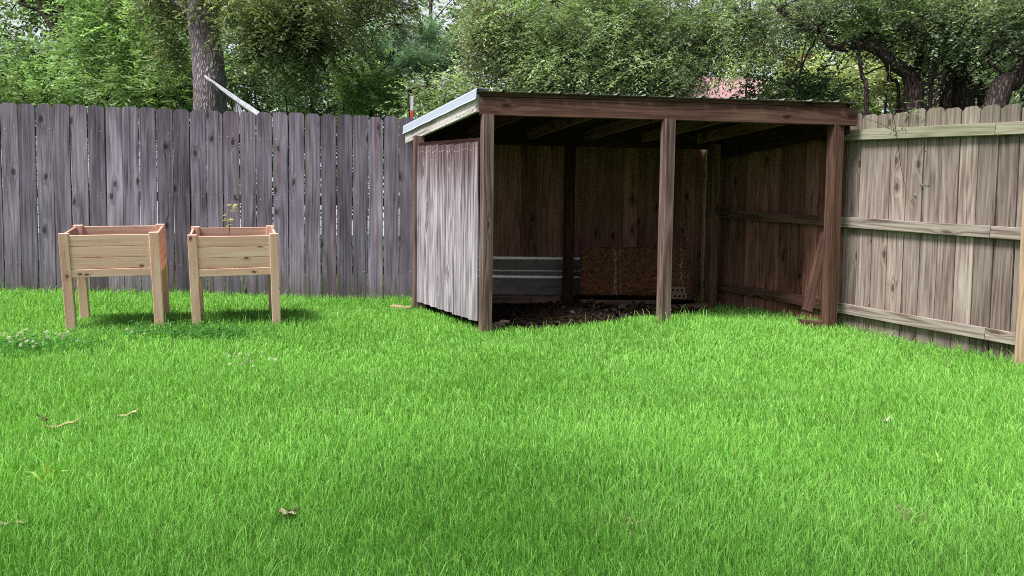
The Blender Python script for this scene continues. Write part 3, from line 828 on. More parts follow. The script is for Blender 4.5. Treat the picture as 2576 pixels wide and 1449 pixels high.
for i in range(16):
    p = on_lawn(random.gauss(610, 45), random.gauss(918, 14)); blossom(p.x, p.y, 'white clover blossom in the sparse patch below the seedling planter', 'white clover blossoms below the planters')
for i in range(6):
    p = on_lawn(random.gauss(360, 25), random.gauss(850, 8)); blossom(p.x, p.y, 'white clover blossom in the grass in front of the planter nearest the left edge', 'white clover blossoms in front of the left planter')

# ---- dead leaves, weeds
def dead_leaf(px, py, L, W, yaw, col, label, curl=.5, tilt=.1):
    c = on_lawn(px, py); rows = []
    for i in range(9):
        u_ = i / 8; w = W * math.sin(math.pi * min(1, u_ * .97 + .03)) ** .7 + .002
        y = L * (u_ - .5); zc = curl * L * (u_ - .5) ** 2 + .004 * math.sin(u_ * 14)
        rows.append([(w * k / 2 * math.cos(k * .5), y, zc + abs(k) * w * .35 * curl) for k in (-1, -.5, 0, .5, 1)])
    mb = MB(); mb.strip(rows, smooth=True)
    m = mat_plain('dead_leaf_' + str(int(px)), tuple(x * .6 for x in col), col, 60, .8, .3)
    m.name = 'dry_leaf'
    o = mb.build('dead_leaf', m); o.location = c - Vector((0, 0, .006)); o.rotation_euler = (tilt, random.uniform(-.2, .2), yaw)
    tag(o, label, 'dead leaf')
dead_leaf(160, 1068, .16, .035, R(-65), (.62, .44, .27), 'long tan dead leaf lying in the grass nearest the left planter', .5, .2)
dead_leaf(110, 1052, .11, .02, R(60), (.10, .07, .045), 'small dark dead leaf lying beside the long tan leaf', .6)
dead_leaf(330, 1040, .11, .03, R(-75), (.55, .50, .30), 'pale straw-coloured dead leaf upright in the grass below the left planter', .7, .4)
dead_leaf(35, 1312, .125, .028, R(-85), (.50, .38, .28), 'pale tan dead leaf at the left edge of the lawn foreground', .25, .05)
dead_leaf(722, 1292, .10, .045, R(40), (.50, .40, .27), 'curled tan dead leaf in the lawn foreground, folded like a tent', .5, -.1)
dead_leaf(738, 1283, .05, .018, R(-70), (.09, .06, .04), 'dark curled leaf scrap lying on the folded tan leaf', 1.0)
dead_leaf(2660 * .8385, 1055, .07, .022, R(-50), (.62, .60, .50), 'small whitish dead leaf in the right part of the lawn', .6, .2)
def weed(px, py, s, label):
    c = on_lawn(px, py); n = 7
    a = np.array([.2, .9, 1.4, 1.75, 2.2, 2.9, 4.2]); x = np.full(n, c.x); y = np.full(n, c.y)
    tip = np.array([.62, .85, .20]) * RNG.uniform(.9, 1.1, (n, 1))
    v, t_, cc = blades(x, y, np.full(n, .17 * s) * RNG.uniform(.8, 1.15, n), np.full(n, .017 * s), np.array([.9, .6, .35, .3, .5, .9, .8]), a, tip * .7, tip)
    o = fast_mesh('weed', v, t_, M['grass'], cc); tag(o, label, 'weed')
weed(112, 1200, .6, 'broad-bladed yellow-green weed sprouting in the lawn at left')
weed(2365, 1158, .5, 'broad-bladed yellow-green weed sprouting in the lawn at right')

def dry_tuft(px, py, r, label):
    c = on_lawn(px, py); n = 45
    x = c.x + RNG.normal(0, r, n); y = c.y + RNG.normal(0, r * .6, n); tip = np.array([.62, .58, .38]) * RNG.uniform(.6, 1.15, (n, 1))
    v, t_, cc = blades(x, y, RNG.uniform(.04, .075, n), np.full(n, .0024), RNG.uniform(.5, 1.3, n), RNG.uniform(0, 6.28, n), tip * .5, tip, .012)
    o = fast_mesh('dry_grass_tuft', v, t_, M['grass'], cc); tag(o, label, 'dry grass')
dry_tuft(1588, 1305, .045, 'dry straw-coloured tuft in the middle of the lawn foreground')
dry_tuft(2285, 1290, .05, 'dry straw-coloured tuft in the lawn foreground below the right-hand weed')
# ================================================================= TREES
def sprays(clumps, spray_len, per, L, W, droop, palette, upbias=.3, tangle=.5, flow=(0, 0, 0)):
    """clumps: rows (x,y,z,radius,n,tone).  Leafy twigs fan out of each clump; returns leaf verts, faces, colours and twig lines"""
    cl = np.array(clumps, float); rep = cl[:, 4].astype(int)
    C = np.repeat(cl[:, :3], rep, 0); rad = np.repeat(cl[:, 3], rep); tone = np.repeat(cl[:, 5], rep); n = len(C)
    d = unit(RNG.normal(size=(n, 3))); r = rad * RNG.random(n) ** .45
    O = C + d * r[:, None] * np.array([1, 1, .8])
    T = unit(d * .8 + RNG.normal(size=(n, 3)) * tangle + np.array([0, 0, upbias]) + np.array(flow))
    ln = spray_len * RNG.uniform(.6, 1.3, n); k = per
    u = (np.arange(k)[None, :] + RNG.random((n, k)) * .6) / k
    pos = O[:, None, :] + T[:, None, :] * (ln[:, None] * u)[..., None]
    pos[..., 2] -= droop * (ln[:, None] * u) ** 1.6 / spray_len ** .6
    tan = np.repeat(T[:, None, :], k, 1).copy(); tan[..., 2] -= droop * 1.2 * u
    P = pos.reshape(-1, 3); tan = unit(tan.reshape(-1, 3)); N = len(P)
    side = unit(np.cross(tan, np.array([0.05, .02, 1.0]))) * np.where(np.arange(N) % 2 == 0, 1, -1)[:, None]
    D = unit(tan * .55 + side * .9 + RNG.normal(size=(N, 3)) * .28 + np.array([0, 0, -.12]))
    U = unit(np.array([0, 0, 1.0]) + RNG.normal(size=(N, 3)) * .45 - .0 * tan)
    U = unit(U - D * np.sum(U * D, 1, keepdims=True))
    v, f = leaf_quads(P, D, U, L * RNG.uniform(.65, 1.3, N), W * RNG.uniform(.7, 1.25, N), .18)
    pal = np.array(palette, float); w = RNG.random((n, len(pal))) ** 2.2; w /= w.sum(1, keepdims=True)
    base = (w @ pal) * tone[:, None] * RNG.uniform(.75, 1.25, (n, 1))
    col = np.repeat(base, k, 0) * RNG.uniform(.84, 1.16, (N, 1))
    return v, f, np.repeat(col, 4, 0)
def fill(ells, clump_r, per_clump, shell=.35):
    """ells: (centre Vector, rx, ry, rz, n_clumps, tone) -> clumps"""
    out = []
    for c, rx, ry, rz, n, tone in ells:
        d = unit(RNG.normal(size=(n, 3))); r = RNG.random(n) ** shell
        for i in range(n):
            q = d[i] * r[i]
            tt = tone * float(np.clip(RNG.normal(1, .36), .35, 1.9)) * (1 + .28 * q[2])
            out.append((c.x + q[0] * rx, c.y + q[1] * ry, c.z + q[2] * rz, clump_r * RNG.uniform(.6, 1.35), per_clump, tt))
    return out
def limb(mb, pts, r0, r1, sides=8, wob=.08, sub=4):
    pts = [Vector(p) for p in pts]; out = []
    for i in range(len(pts) - 1):     # catmull-rom
        a, b, c, d = pts[max(i - 1, 0)], pts[i], pts[i + 1], pts[min(i + 2, len(pts) - 1)]
        for k in range(sub):
            t = k / sub
            out.append(.5 * ((2 * b) + (c - a) * t + (2 * a - 5 * b + 4 * c - d) * t * t + (3 * b - a - 3 * c + d) * t ** 3))
    out.append(pts[-1]); n = len(out)
    mb.tube(out, [r0 + (r1 - r0) * i / (n - 1) for i in range(n)], sides, wob=wob)
def twigs(mb, clumps, starts, r=.008, frac=.5, sides=4, sag=.1):
    for c in clumps:
        if random.random() > frac: continue
        e = Vector(c[:3]); s = min(starts, key=lambda q: (Vector(q) - e).length + random.random() * .6)
        s = Vector(s); m = (s + e) / 2 + Vector((random.uniform(-.1, .1), random.uniform(-.1, .1), random.uniform(-sag, sag) * 2)) * (e - s).length
        limb(mb, [s, m, e], r * 1.6, r * .5, sides, 0, 3)
def tree(name, label, cat, ells, limbs, leaf, pal, bark, clump_r=.5, per_clump=10, spray=.5, per=12, droop=.4, upbias=.3, group=None, twig=(.012, .5), base=None, shell=.35, tangle=.5, leafmat='leaf', flow=(0, 0, 0)):
    L, W = leaf
    b = base if base is not None else Vector(limbs[0][0][0])
    root = empty(name, (b.x, b.y, gz(b.x, b.y)), label, cat, group)
    off = np.array(root.location)
    cl = fill(ells, clump_r, per_clump, shell)
    mb = MB(); starts = []
    for pts, r0, r1 in limbs:
        limb(mb, [Vector(p) - root.location for p in pts], r0, r1, 10 if r0 > .05 else 6)
        starts += [Vector(p) for p in pts[1:]]
    if twig[1] > 0 and starts:
        twigs(mb, [(c[0] - off[0], c[1] - off[1], c[2] - off[2]) for c in cl], [s - root.location for s in starts], twig[0], twig[1])
    mb.build('trunk', M[bark], root)
    v, f, c = sprays(cl, spray, per, L, W, droop, pal, upbias, tangle, flow)
    fast_mesh('crown', v - off, f, M[leafmat], c, root)
    return root

def E(px, py, Z, rx, ry, rz, n, tone=1.0): return (at(px, py, Z), rx, ry, rz, n, tone)
def tr(px, Z, *more, top=None):
    """trunk polyline from the ground up through picture heights"""
    b = at(px, 300, Z); b.z = gz(b.x, b.y) - .1
    return [b] + [at(*m) for m in more]

def boost(p, k): return [tuple(min(.8, v * k) for v in c) for c in p]
PAL_BRIGHT = boost([(.16, .25, .105), (.10, .17, .07), (.22, .32, .155), (.12, .20, .10)], 1.9)
PAL_MID = boost([(.085, .135, .068), (.125, .195, .10), (.065, .10, .055), (.165, .25, .135)], 2.5)  # bluish lift: distance haze painted into the leaf colours
PAL_DARK = boost([(.055, .08, .058), (.075, .115, .078), (.10, .15, .10), (.125, .18, .12)], 2.8)  # lightened and blued for distance haze, held in the leaf colours
PAL_OLIVE = boost([(.12, .17, .10), (.08, .115, .066), (.185, .24, .145), (.15, .195, .125)], 2.6)
PAL_OAK = boost([(.07, .09, .05), (.10, .13, .07), (.055, .07, .04), (.16, .185, .115)], 2.8)
PAL_GREY = boost([(.125, .165, .115), (.085, .115, .08), (.19, .24, .165), (.06, .08, .055)], 2.5)
PAL_BLUE = boost([(.10, .165, .13), (.14, .22, .17), (.08, .13, .10)], 2.1)
PAL_LIT = boost([(.38, .44, .25), (.27, .34, .18), (.47, .52, .34), (.24, .30, .17)], 1.55)

# --- big oak behind the left fence
Zo = 12.6
oak_t = [tr(530, Zo, (528, 270, Zo), (524, 180, Zo), (516, 90, Zo), (512, 30, Zo), (510, -120, Zo)), ]
b_ = oak_t[0]
tree('oak_tree', 'large oak with a thick grey ridged trunk rising behind the left fence', 'tree',
     [E(540, -40, 13.8, 1.2, .6, .45, 22), E(560, 0, 12.25, .5, .2, .26, 8), E(440, 40, 13.0, .3, .3, .4, 10), E(690, 20, 11.8, .8, .7, .6, 30), E(810, 45, 12.0, .8, .8, .65, 30, .85), E(655, 100, 11.9, .33, .4, .55, 12, 1.0), E(735, 130, 12.0, .4, .45, .45, 13),
      E(400, 10, 13.2, .7, .7, .4, 12, .9), E(950, -10, 12.4, .8, .8, .45, 18, .8), E(430, 125, 13.4, .2, .3, .4, 6, 1.0), E(640, -110, 13.0, 2.0, 1.2, .45, 20, 1)],
     [(b_, .27, .22), ([b_[4], at(640, -20, 12.3), at(740, 60, 12.0), at(830, 130, 12.0)], .07, .012), ([b_[3], at(450, 10, 12.7), at(380, -10, 12.8)], .06, .015),
      ([b_[5], at(800, -60, 12.2), at(1050, 20, 12.5)], .07, .015)],
     (.085, .034), PAL_OAK, 'bark_oak', .26, 18, .34, 12, .55, .0, twig=(.009, .7))
# --- forked tree at far left
b1_ = tr(163, 19, (161, 250, 19), (160, 180, 19), (157, 115, 19))
tree('forked_tree', 'slender dark forked tree standing at the far left beyond the fence', 'tree',
     [E(30, 165, 18.5, 1.2, 1, .4, 14, .8), E(165, 20, 20.8, 1.0, 1, .7, 18, .8), E(230, 60, 20.2, 1.0, 1, .8, 20), E(110, 200, 18.5, 1.1, 1, .6, 18, 1.1), E(240, 190, 18.5, .9, .8, .7, 14, .9), E(20, 215, 19, .9, .9, .5, 12, 1.1), E(200, -60, 20.6, 1.8, 1.4, .6, 18, .8), E(8, 20, 19, .4, .5, .8, 6, .9)],
     [(b1_, .13, .10), ([b1_[3], at(120, 55, 19), at(95, 25, 19), at(45, 5, 19), at(20, -30, 19)], .065, .03), ([b1_[3], at(128, 70, 19), at(105, 30, 19), at(90, -30, 19)], .06, .03),
      ([b1_[3], at(156, 60, 19), at(150, -40, 19)], .09, .06), ([b1_[2], at(215, 90, 19), at(250, 40, 19)], .04, .015)],
     (.15, .07), PAL_MID, 'bark_dark', .5, 13, .75, 12, .4, .1, twig=(.016, .35))
# --- bright feathery tree
b2_ = tr(262, 16.5, (258, 230, 16.5), (262, 160, 16.5), (290, 90, 16.3), (310, 20, 16.3))
tree('feathery_tree', 'bright yellow-green feathery tree between the forked tree and the oak', 'tree',
     [E(300, 40, 16, .9, .8, .45, 20, 1.15), E(260, 130, 16, .75, .7, .35, 16, 1.2), E(370, 90, 15.8, .8, .8, .6, 20, 1.0), E(420, 180, 15.5, .75, .7, .5, 20, .85), E(330, 200, 15.5, .8, .7, .45, 18, .9), E(400, 245, 15, .9, .6, .35, 20, .75), E(300, -40, 16.2, 1.5, 1, .6, 16)],
     [(b2_, .15, .05), ([b2_[2], at(330, 150, 16), at(400, 130, 15.8)], .05, .015), ([b2_[1], at(340, 220, 15.6), at(430, 230, 15.3)], .05, .015)],
     (.115, .036), PAL_BRIGHT, 'bark_far', .33, 17, .62, 15, .15, .15, twig=(.012, .5), tangle=.35)
# --- understorey shrubs behind the fence (each its own)
def shrub(px, py, Z, rx, rz, n, pal, label, tone=1.0, leaf=(.10, .045), group='green shrubs crowding behind the back fence', droop=.3):
    c = at(px, py, Z); g = Vector((c.x, c.y, gz(c.x, c.y)))
    tree('shrub', label, 'shrub', [(c, rx, rx * .7, rz, n, tone), (Vector((c.x, c.y + .2, (c.z + g.z) / 2)), rx * .8, rx * .6, (c.z - g.z) / 2, max(4, n // 4), tone * .7)],
         [([g - Vector((0, 0, .1)), g + (c - g) * .5 + Vector((.1, 0, 0)), c], .05, .02), ([g, g + (c - g) * .6 + Vector((-.4, .1, 0)), c + Vector((-.5, 0, .2))], .03, .012)],
         leaf, pal, 'bark_far', .32, 15, .45, 11, droop, .25, group, (.009, .5))
shrub(60, 240, 15, 1.4, .45, 26, PAL_BRIGHT, 'bright low shrub at the far left edge behind the fence', .95)
shrub(215, 235, 22, 1.4, .6, 22, PAL_BRIGHT, 'yellow-green shrub around the foot of the forked tree', .8)
shrub(640, 215, 15.5, 1.0, .65, 26, PAL_MID, 'mid-green shrub just right of the oak trunk', .8)
shrub(780, 215, 15, 1.1, .65, 30, PAL_DARK, 'dark green shrub with layered sprays in the middle of the back fence', 1.0, (.11, .035))
shrub(930, 235, 14, 1.0, .45, 28, PAL_MID, 'leafy mid-green shrub left of the red-tipped stake', .9, (.11, .06))
shrub(1110, 262, 11.5, .8, .28, 20, PAL_OLIVE, 'glossy olive shrub showing above the low end of the shed roof', 1.0, (.07, .035))
# --- deep woodland trees behind
def woodtree(px, Z, h, spread, pal, label, tone=1.0, n=34, leaf=(.22, .10)):
    b = at(px, 300, Z); g = Vector((b.x, b.y, gz(b.x, b.y)))
    ells = [(g + Vector((0, 0, h * .42)), spread, spread * .8, h * .36, n, tone), (g + Vector((spread * .3, 0, h * .78)), spread * .8, spread * .7, h * .24, n // 2, tone)]
    tree('woodland_tree', label, 'tree', ells, [([g - Vector((0, 0, .2)), g + Vector((.15, 0, h * .4)), g + Vector((-.1, 0, h * .8))], .17, .05)], leaf, pal, 'bark_far', .75, 13, 1.0, 12, .35, .15, 'woodland trees far behind the fence', (.02, .35), shell=.45)
woodtree(-150, 27, 8.6, 3.2, PAL_MID, 'mid-green woodland tree at the extreme left behind the forked tree', .9)
woodtree(290, 30, 13, 3.2, PAL_DARK, 'dark woodland tree filling in behind the feathery tree', 1.2)
woodtree(520, 27, 12, 2.8, PAL_MID, 'mid-green woodland tree hidden behind the oak trunk', .8, 40)
woodtree(720, 25, 12, 2.6, PAL_DARK, 'dark woodland tree behind the layered dark shrub', .85, 44)
woodtree(900, 24, 12, 2.4, PAL_DARK, 'dark blue-green woodland tree left of the pines', .9, 40)
woodtree(1090, 32, 11.5, 2.8, PAL_DARK, 'dark woodland tree behind the pines, with sky above it', 1.1, 36)
woodtree(1300, 28, 14, 3.2, PAL_MID, 'mid-green woodland tree behind the twiggy overhanging tree', .8)
woodtree(1650, 30, 13, 3.2, PAL_DARK, 'dark woodland tree far behind the shed', .8)
woodtree(1480, 26, 12, 3.0, PAL_OLIVE, 'olive woodland tree directly behind the twiggy overhanging tree', .9, 40)
woodtree(1880, 40, 17, 3.0, PAL_MID, 'mid-green woodland tree rising above the pink roof', .9, 40)
woodtree(2150, 24, 12, 2.8, PAL_BRIGHT, 'bright woodland tree behind the bent-limbed tree', .9, 40)
woodtree(2420, 26, 12, 3.0, PAL_OLIVE, 'olive woodland tree behind the dark-sided building', .8, 40)
woodtree(-420, 26, 11, 3.4, PAL_MID, 'mid-green woodland tree beyond the left end of the view', .9)
woodtree(2950, 24, 12, 3.2, PAL_MID, 'mid-green woodland tree beyond the right end of the view', .8)
# --- two pines with blue-green needle tufts
def pine(px, Z, ytop, ells, label, r):
    b = tr(px, Z, (px, 250, Z), (px + 3, 170, Z), (px + 6, ytop, Z), (px + 8, ytop - 160, Z))
    tree('pine_tree', label, 'tree', ells, [(b, r, r * .6)], (.19, .016), PAL_BLUE, 'bark_far', .22, 26, .30, 16, .1, .35, 'pines behind the fence', (.016, .8), tangle=.9)
pine(1076, 22, 150, [E(1020, 155, 21, .85, .6, .30, 16, 1.0), E(1090, 170, 21.5, .6, .6, .25, 9, .75), E(1120, 130, 22, .6, .5, .25, 8, .9), E(1000, 95, 21.5, .4, .5, .3, 6, 1.0)], 'pine with a dark straight trunk right of the red-tipped stake', .085)
pine(985, 20, 60, [E(930, 120, 19.5, .45, .5, .3, 12, 1.15), E(965, 205, 19.5, .45, .4, .3, 10, 1.25), E(925, 180, 19.5, .4, .4, .25, 7, 1.0), E(1075, 95, 20, .3, .4, .3, 5, 1.1)], 'slim pine with pale blue-green tufts left of the red-tipped stake', .04)

# --- twiggy tree overhanging the shed roof
Zs = 9.3
bt = tr(1720, 10.2, (1700, 240, 10.2), (1660, 150, 9.9), (1600, 60, 9.6), (1540, -60, 9.4))
ov = tree('overhanging_tree', 'dense grey-olive twiggy tree arching over the shed roof', 'tree',
     [E(1330, 110, 9.2, .72, .5, .55, 80, 1.0), E(1480, 80, 9.0, .8, .6, .62, 105, 1.0), E(1640, 110, 9.2, .8, .6, .62, 95, .85), E(1250, 60, 9.3, .45, .5, .4, 32, 1.05), E(1420, 185, 8.9, .75, .45, .24, 60, 1.0), E(1600, 190, 8.9, .8, .45, .28, 62, .8),
      E(1790, 80, 9.1, .7, .6, .42, 56, .8), E(1725, 180, 8.8, .35, .4, .25, 16, .75), E(1500, -70, 9.2, 1.8, 1.0, .5, 50, 1), E(1900, 40, 9.2, .6, .6, .4, 24, .75)],
     [(bt, .07, .03), ([bt[3], at(1500, 60, 9.2), at(1380, 110, 9.0), at(1260, 190, 8.9), at(1200, 215, 8.9)], .022, .004), ([bt[2], at(1520, 120, 9.1), at(1420, 160, 8.9), at(1330, 215, 8.8)], .018, .004),
      ([bt[4], at(1400, 0, 9.2), at(1280, 70, 9.1), at(1190, 110, 9.2)], .022, .004), ([bt[1], at(1600, 170, 9.3), at(1500, 200, 9.0)], .02, .005), ([bt[2], at(1780, 90, 9.2), at(1880, 60, 9.2)], .025, .008)],
     (.052, .019), PAL_OLIVE, 'twig', .17, 13, .27, 12, .55, -.05, twig=(.005, .9), tangle=.55, flow=(-.75, -.2, -.15))
# dry reddish twig tangle at its left side
mb = MB()
for i in range(110):
    p = at(random.gauss(1235, 40), random.gauss(140, 55), 9.0 + random.uniform(-.3, .3)); a = random.uniform(2.6, 3.9)
    d = Vector((math.cos(a), random.uniform(-.3, .3), random.uniform(-.7, .25))); l = random.uniform(.15, .5)
    limb(mb, [p - ov.location, p + d * l * .5 + Vector((0, 0, .04)) - ov.location, p + d * l + Vector((0, 0, -.06)) - ov.location], .0035, .0012, 3, 0, 3)
mb.build('dry_twigs', mat_bark('dry_twig_bark', (.16, .10, .075), (.42, .31, .25), 3), ov)
cl = [(*at(random.gauss(1225, 38), random.gauss(90, 60), 9.1), .13, 7, random.uniform(.7, 1.2)) for i in range(20)]
v, f, c = sprays(cl, .2, 10, .045, .016, .6, [(.28, .17, .11), (.34, .22, .15), (.20, .16, .08)], -.1)
fast_mesh('dry_leaves', v - np.array(ov.location), f, M['leaf'], c, ov)
cl = [(*at(x, y, 8.75), .10, 7, 1.0) for x, y in ((1360, 205), (1385, 195), (1420, 190), (1340, 212), (1930, 110), (1740, 30), (1560, 20))]
v, f, c = sprays(cl, .22, 12, .055, .02, .3, [(.26, .42, .12), (.30, .46, .16)], 0)
fast_mesh('fresh_sprays', v - np.array(ov.location), f, M['leaf'], c, ov)

# --- gnarled trees at the right, behind the right fence
g1 = tr(2300, 8.0, (2300, 255, 8.0), (2298, 215, 8.0), (2290, 185, 8.0))
tree('gnarled_tree', 'gnarled dark tree whose bent limb reaches left over the shed end', 'tree',
     [E(2080, 30, 8.2, .55, .5, .22, 30, .75), E(2200, 40, 8.2, .5, .5, .22, 24, .75), E(2320, 45, 8.0, .35, .4, .18, 14, .9), E(1960, 120, 8.4, .25, .35, .25, 8, .8), E(2150, -40, 8.2, 1.2, .8, .25, 24, .8), E(2390, 30, 7.8, .5, .5, .3, 26, .8)],
     [(g1, .105, .085), ([g1[3], at(2250, 160, 8.0), at(2215, 128, 8.0), at(2170, 112, 8.0), at(2115, 118, 8.0), at(2085, 108, 8.0), at(2075, 85, 8.05), at(2090, 50, 8.1)], .075, .028),
      ([g1[2], at(2312, 160, 8.1), at(2325, 80, 8.1), at(2330, -20, 8.2)], .04, .025), ([at(2275, 85, 8.2), at(2210, 78, 8.2), at(2130, 80, 8.2), at(2045, 75, 8.2), at(2005, 55, 8.2), at(1960, 20, 8.3)], .06, .035),
      ([at(2275, 85, 8.2), at(2310, 40, 8.3), at(2330, -40, 8.3)], .06, .06),
      ([at(2060, 85, 8.2), at(2020, 160, 8.4), at(2000, 260, 8.4)], .012, .008), ([at(2265, 160, 8.0), at(2200, 175, 8.1), at(2090, 240, 8.2)], .012, .004)],
     (.045, .018), PAL_GREY, 'bark_dark', .17, 15, .27, 12, .45, .1, twig=(.005, .55))
g2 = tr(2425, 8.1, (2425, 255, 8.1), (2405, 200, 8.1), (2415, 150, 8.1), (2435, 80, 8.1), (2440, -60, 8.1))
tree('gnarled_tree', 'thick dark gnarled tree standing in front of the dark-sided building', 'tree',
     [E(2460, 35, 7.6, .4, .4, .2, 22, .95), E(2410, 105, 7.7, .2, .3, .15, 7, 1.0), E(2540, 60, 7.4, .3, .3, .22, 14, .95), E(2450, -60, 7.8, .8, .7, .25, 16, .8), E(2350, 120, 7.9, .2, .2, .2, 7, 1.0)],
     [(g2, .125, .06), ([g2[1], at(2460, 220, 8.0), at(2480, 262, 8.0)], .07, .06), ([g2[2], at(2370, 140, 8.1), at(2350, 40, 8.1)], .035, .02), ([at(2380, 290, 8.0), at(2385, 220, 8.0), at(2395, 190, 8.1)], .04, .03)],
     (.045, .018), PAL_GREY, 'bark_dark', .17, 15, .27, 12, .45, .1, twig=(.005, .5))
g3 = [at(2470, 330, 7.2), at(2505, 268, 7.2), at(2548, 205, 7.2), at(2600, 140, 7.2), at(2640, 60, 7.2), at(2660, -60, 7.2)]
g3[0].z = gz(g3[0].x, g3[0].y) - .1; g3[0].x -= .3
tree('leaning_tree', 'rough-barked dark tree leaning right at the right edge behind the fence', 'tree',
     [E(2620, 40, 7.0, .5, .5, .3, 20, .9), E(2540, 150, 7.4, .14, .2, .12, 5, 1.6), E(2570, 20, 7.0, .4, .4, .2, 16, .9)],
     [(g3, .105, .075), ([g3[2], at(2500, 165, 7.2), at(2480, 140, 7.25)], .018, .008)],
     (.048, .020), PAL_GREY, 'bark_dark', .17, 14, .27, 12, .4, .1, twig=(.005, .5))
# thin stems
def sapling(pts, r, ells, label, pal=PAL_MID, bark='bark_mid', leaf=(.06, .03), n=1):
    tree('sapling', label, 'sapling', ells, [(pts, r, r * .6)], leaf, pal, bark, .16, 12, .26, 11, .4, .1, 'thin stems among the gnarled trees', (.004, .6))
sapling(tr(2182, 7.9, (2180, 270, 7.9), (2168, 190, 7.9), (2160, 130, 7.9), (2158, 60, 8)), .026, [E(2165, 60, 8, .25, .3, .15, 8, .8)], 'pale straight sapling stem just right of the shed roof end')
sapling(tr(2270, 8.3, (2262, 262, 8.3), (2240, 200, 8.3), (2225, 150, 8.3), (2200, 60, 8.3)), .02, [E(2230, 70, 8.4, .2, .3, .15, 7, .8)], 'thin dark sapling leaning left beside the bent-limbed tree', bark='bark_dark')
sapling(tr(2345, 7.9, (2340, 262, 7.9), (2352, 180, 7.9), (2340, 100, 7.9), (2350, 0, 7.9)), .024, [E(2345, 40, 8, .25, .3, .2, 8, .9)], 'sapling stem between the two gnarled trees')
sapling(tr(2372, 8.6, (2372, 262, 8.6), (2380, 160, 8.6), (2372, 60, 8.6), (2375, -20, 8.6)), .04, [E(2375, 40, 8.6, .3, .3, .2, 8, .8)], 'brown stem touching the left side of the thick gnarled tree')
sapling(tr(2008, 9.0, (2008, 262, 9.0), (2016, 160, 9.0), (2030, 90, 9.0), (2040, 20, 9)), .012, [E(2020, 215, 8.9, .3, .3, .2, 12, .9), E(1930, 225, 8.9, .3, .3, .16, 10, .8), E(2080, 235, 9, .3, .3, .14, 9, .9)], 'very thin dark stem with glossy leaves above the shed roof', bark='bark_dark', pal=PAL_DARK)
# sunlit foliage further back
def lit(px, py, Z, rx, rz, n, label, tone=1.0):
    c = at(px, py, Z); g = Vector((c.x, c.y, gz(c.x, c.y)))
    tree('sunlit_shrub', label, 'shrub', [(c, rx, rx * .6, rz, n, tone)], [([g - Vector((0, 0, .1)), g + (c - g) * .6, c], .04, .015)], (.10, .05), PAL_LIT, 'bark_far', .35, 13, .5, 11, .3, .2, 'sunlit shrubs beyond the right fence', (.01, .5))
lit(2100, 180, 15, .9, .6, 26, 'sunlit yellow-green shrub seen below the bent limb')
lit(2230, 215, 14, .7, .55, 20, 'sunlit shrub seen between the sapling and the bent-limbed trunk', .85)
lit(1880, 140, 18, .7, .3, 12, 'sunlit shrub above the pink roof', .9)
lit(2020, 240, 16, .9, .35, 16, 'low sunlit shrub above the right end of the shed roof', .95)
lit(2350, 200, 16, .7, .6, 16, 'sunlit shrub behind the two gnarled trees', .7)
shrub(2500, 235, 9.6, .55, .35, 22, PAL_OLIVE, 'olive shrub in front of the dark-sided building', .9, (.05, .022), 'shrubs behind the right fence')
shrub(2570, 240, 9.0, .4, .5, 16, PAL_DARK, 'dark shrub behind the leaning tree', .9, (.05, .022), 'shrubs behind the right fence')
# ferny yellow-green sprig near the dark building
cl = [(*at(x, y, 7.4), .05, 5, 1.0) for x, y in ((2490, 155), (2505, 130), (2475, 165), (2520, 115))]

# hanging vine over the right fence
vb = RF0 + RFD * .50 + RN * .07
v0 = Vector((vb.x, vb.y, 2.16)); vn = empty('vine', v0, 'thin leafy vine hanging over the mossy rail fence', 'vine')
mb = MB(); limb(mb, [Vector((-.03, .05, .35)), Vector((-.02, .02, .05)), Vector((.02, -.01, -.20)), Vector((.06, -.02, -.45)), Vector((.10, -.02, -.62))], .004, .0015, 5, 0, 4)
limb(mb, [Vector((.02, -.01, -.2)), Vector((-.10, .02, -.13)), Vector((-.22, .06, -.08))], .0025, .001, 4, 0, 3)
limb(mb, [Vector((.0, 0, -.02)), Vector((.10, -.06, -.02)), Vector((.15, -.08, .03))], .0025, .001, 4, 0, 3)
mb.build('stem', M['bark_mid'], vn)
cl = [(.12, -.07, .0, .05, 5, 1), (.02, 0, -.16, .04, 4, .9), (.24, -.14, -.36, .045, 5, .6), (.18, -.10, -.68, .04, 4, 1.1)]
v, f, c = sprays(cl, .07, 6, .035, .012, .3, PAL_MID, 0)
fast_mesh('leaves', v, f, M['leaf'], c, vn)

# ================================================================= BEYOND THE FENCE: objects
# steel stake, red below and pale above
s0 = at(1036, 300, 8.35); g = gz(s0.x, s0.y); top = at(1037, 242, 8.35)
stk = empty('marker_stake', (s0.x, s0.y, g), 'red and white metal stake standing behind the fence by the shed roof', 'stake')
zr = at(1036, 278, 8.35).z
MB().board((0, 0, -.1), (0, 0, zr - g), .034, .016, (1, 0, 0)).build('red_shaft', M['stake_red'], stk)
MB().board((0, 0, zr - g), (.004, 0, top.z - g), .032, .014, (1, 0, 0)).build('pale_tip', M['stake_pale'], stk)
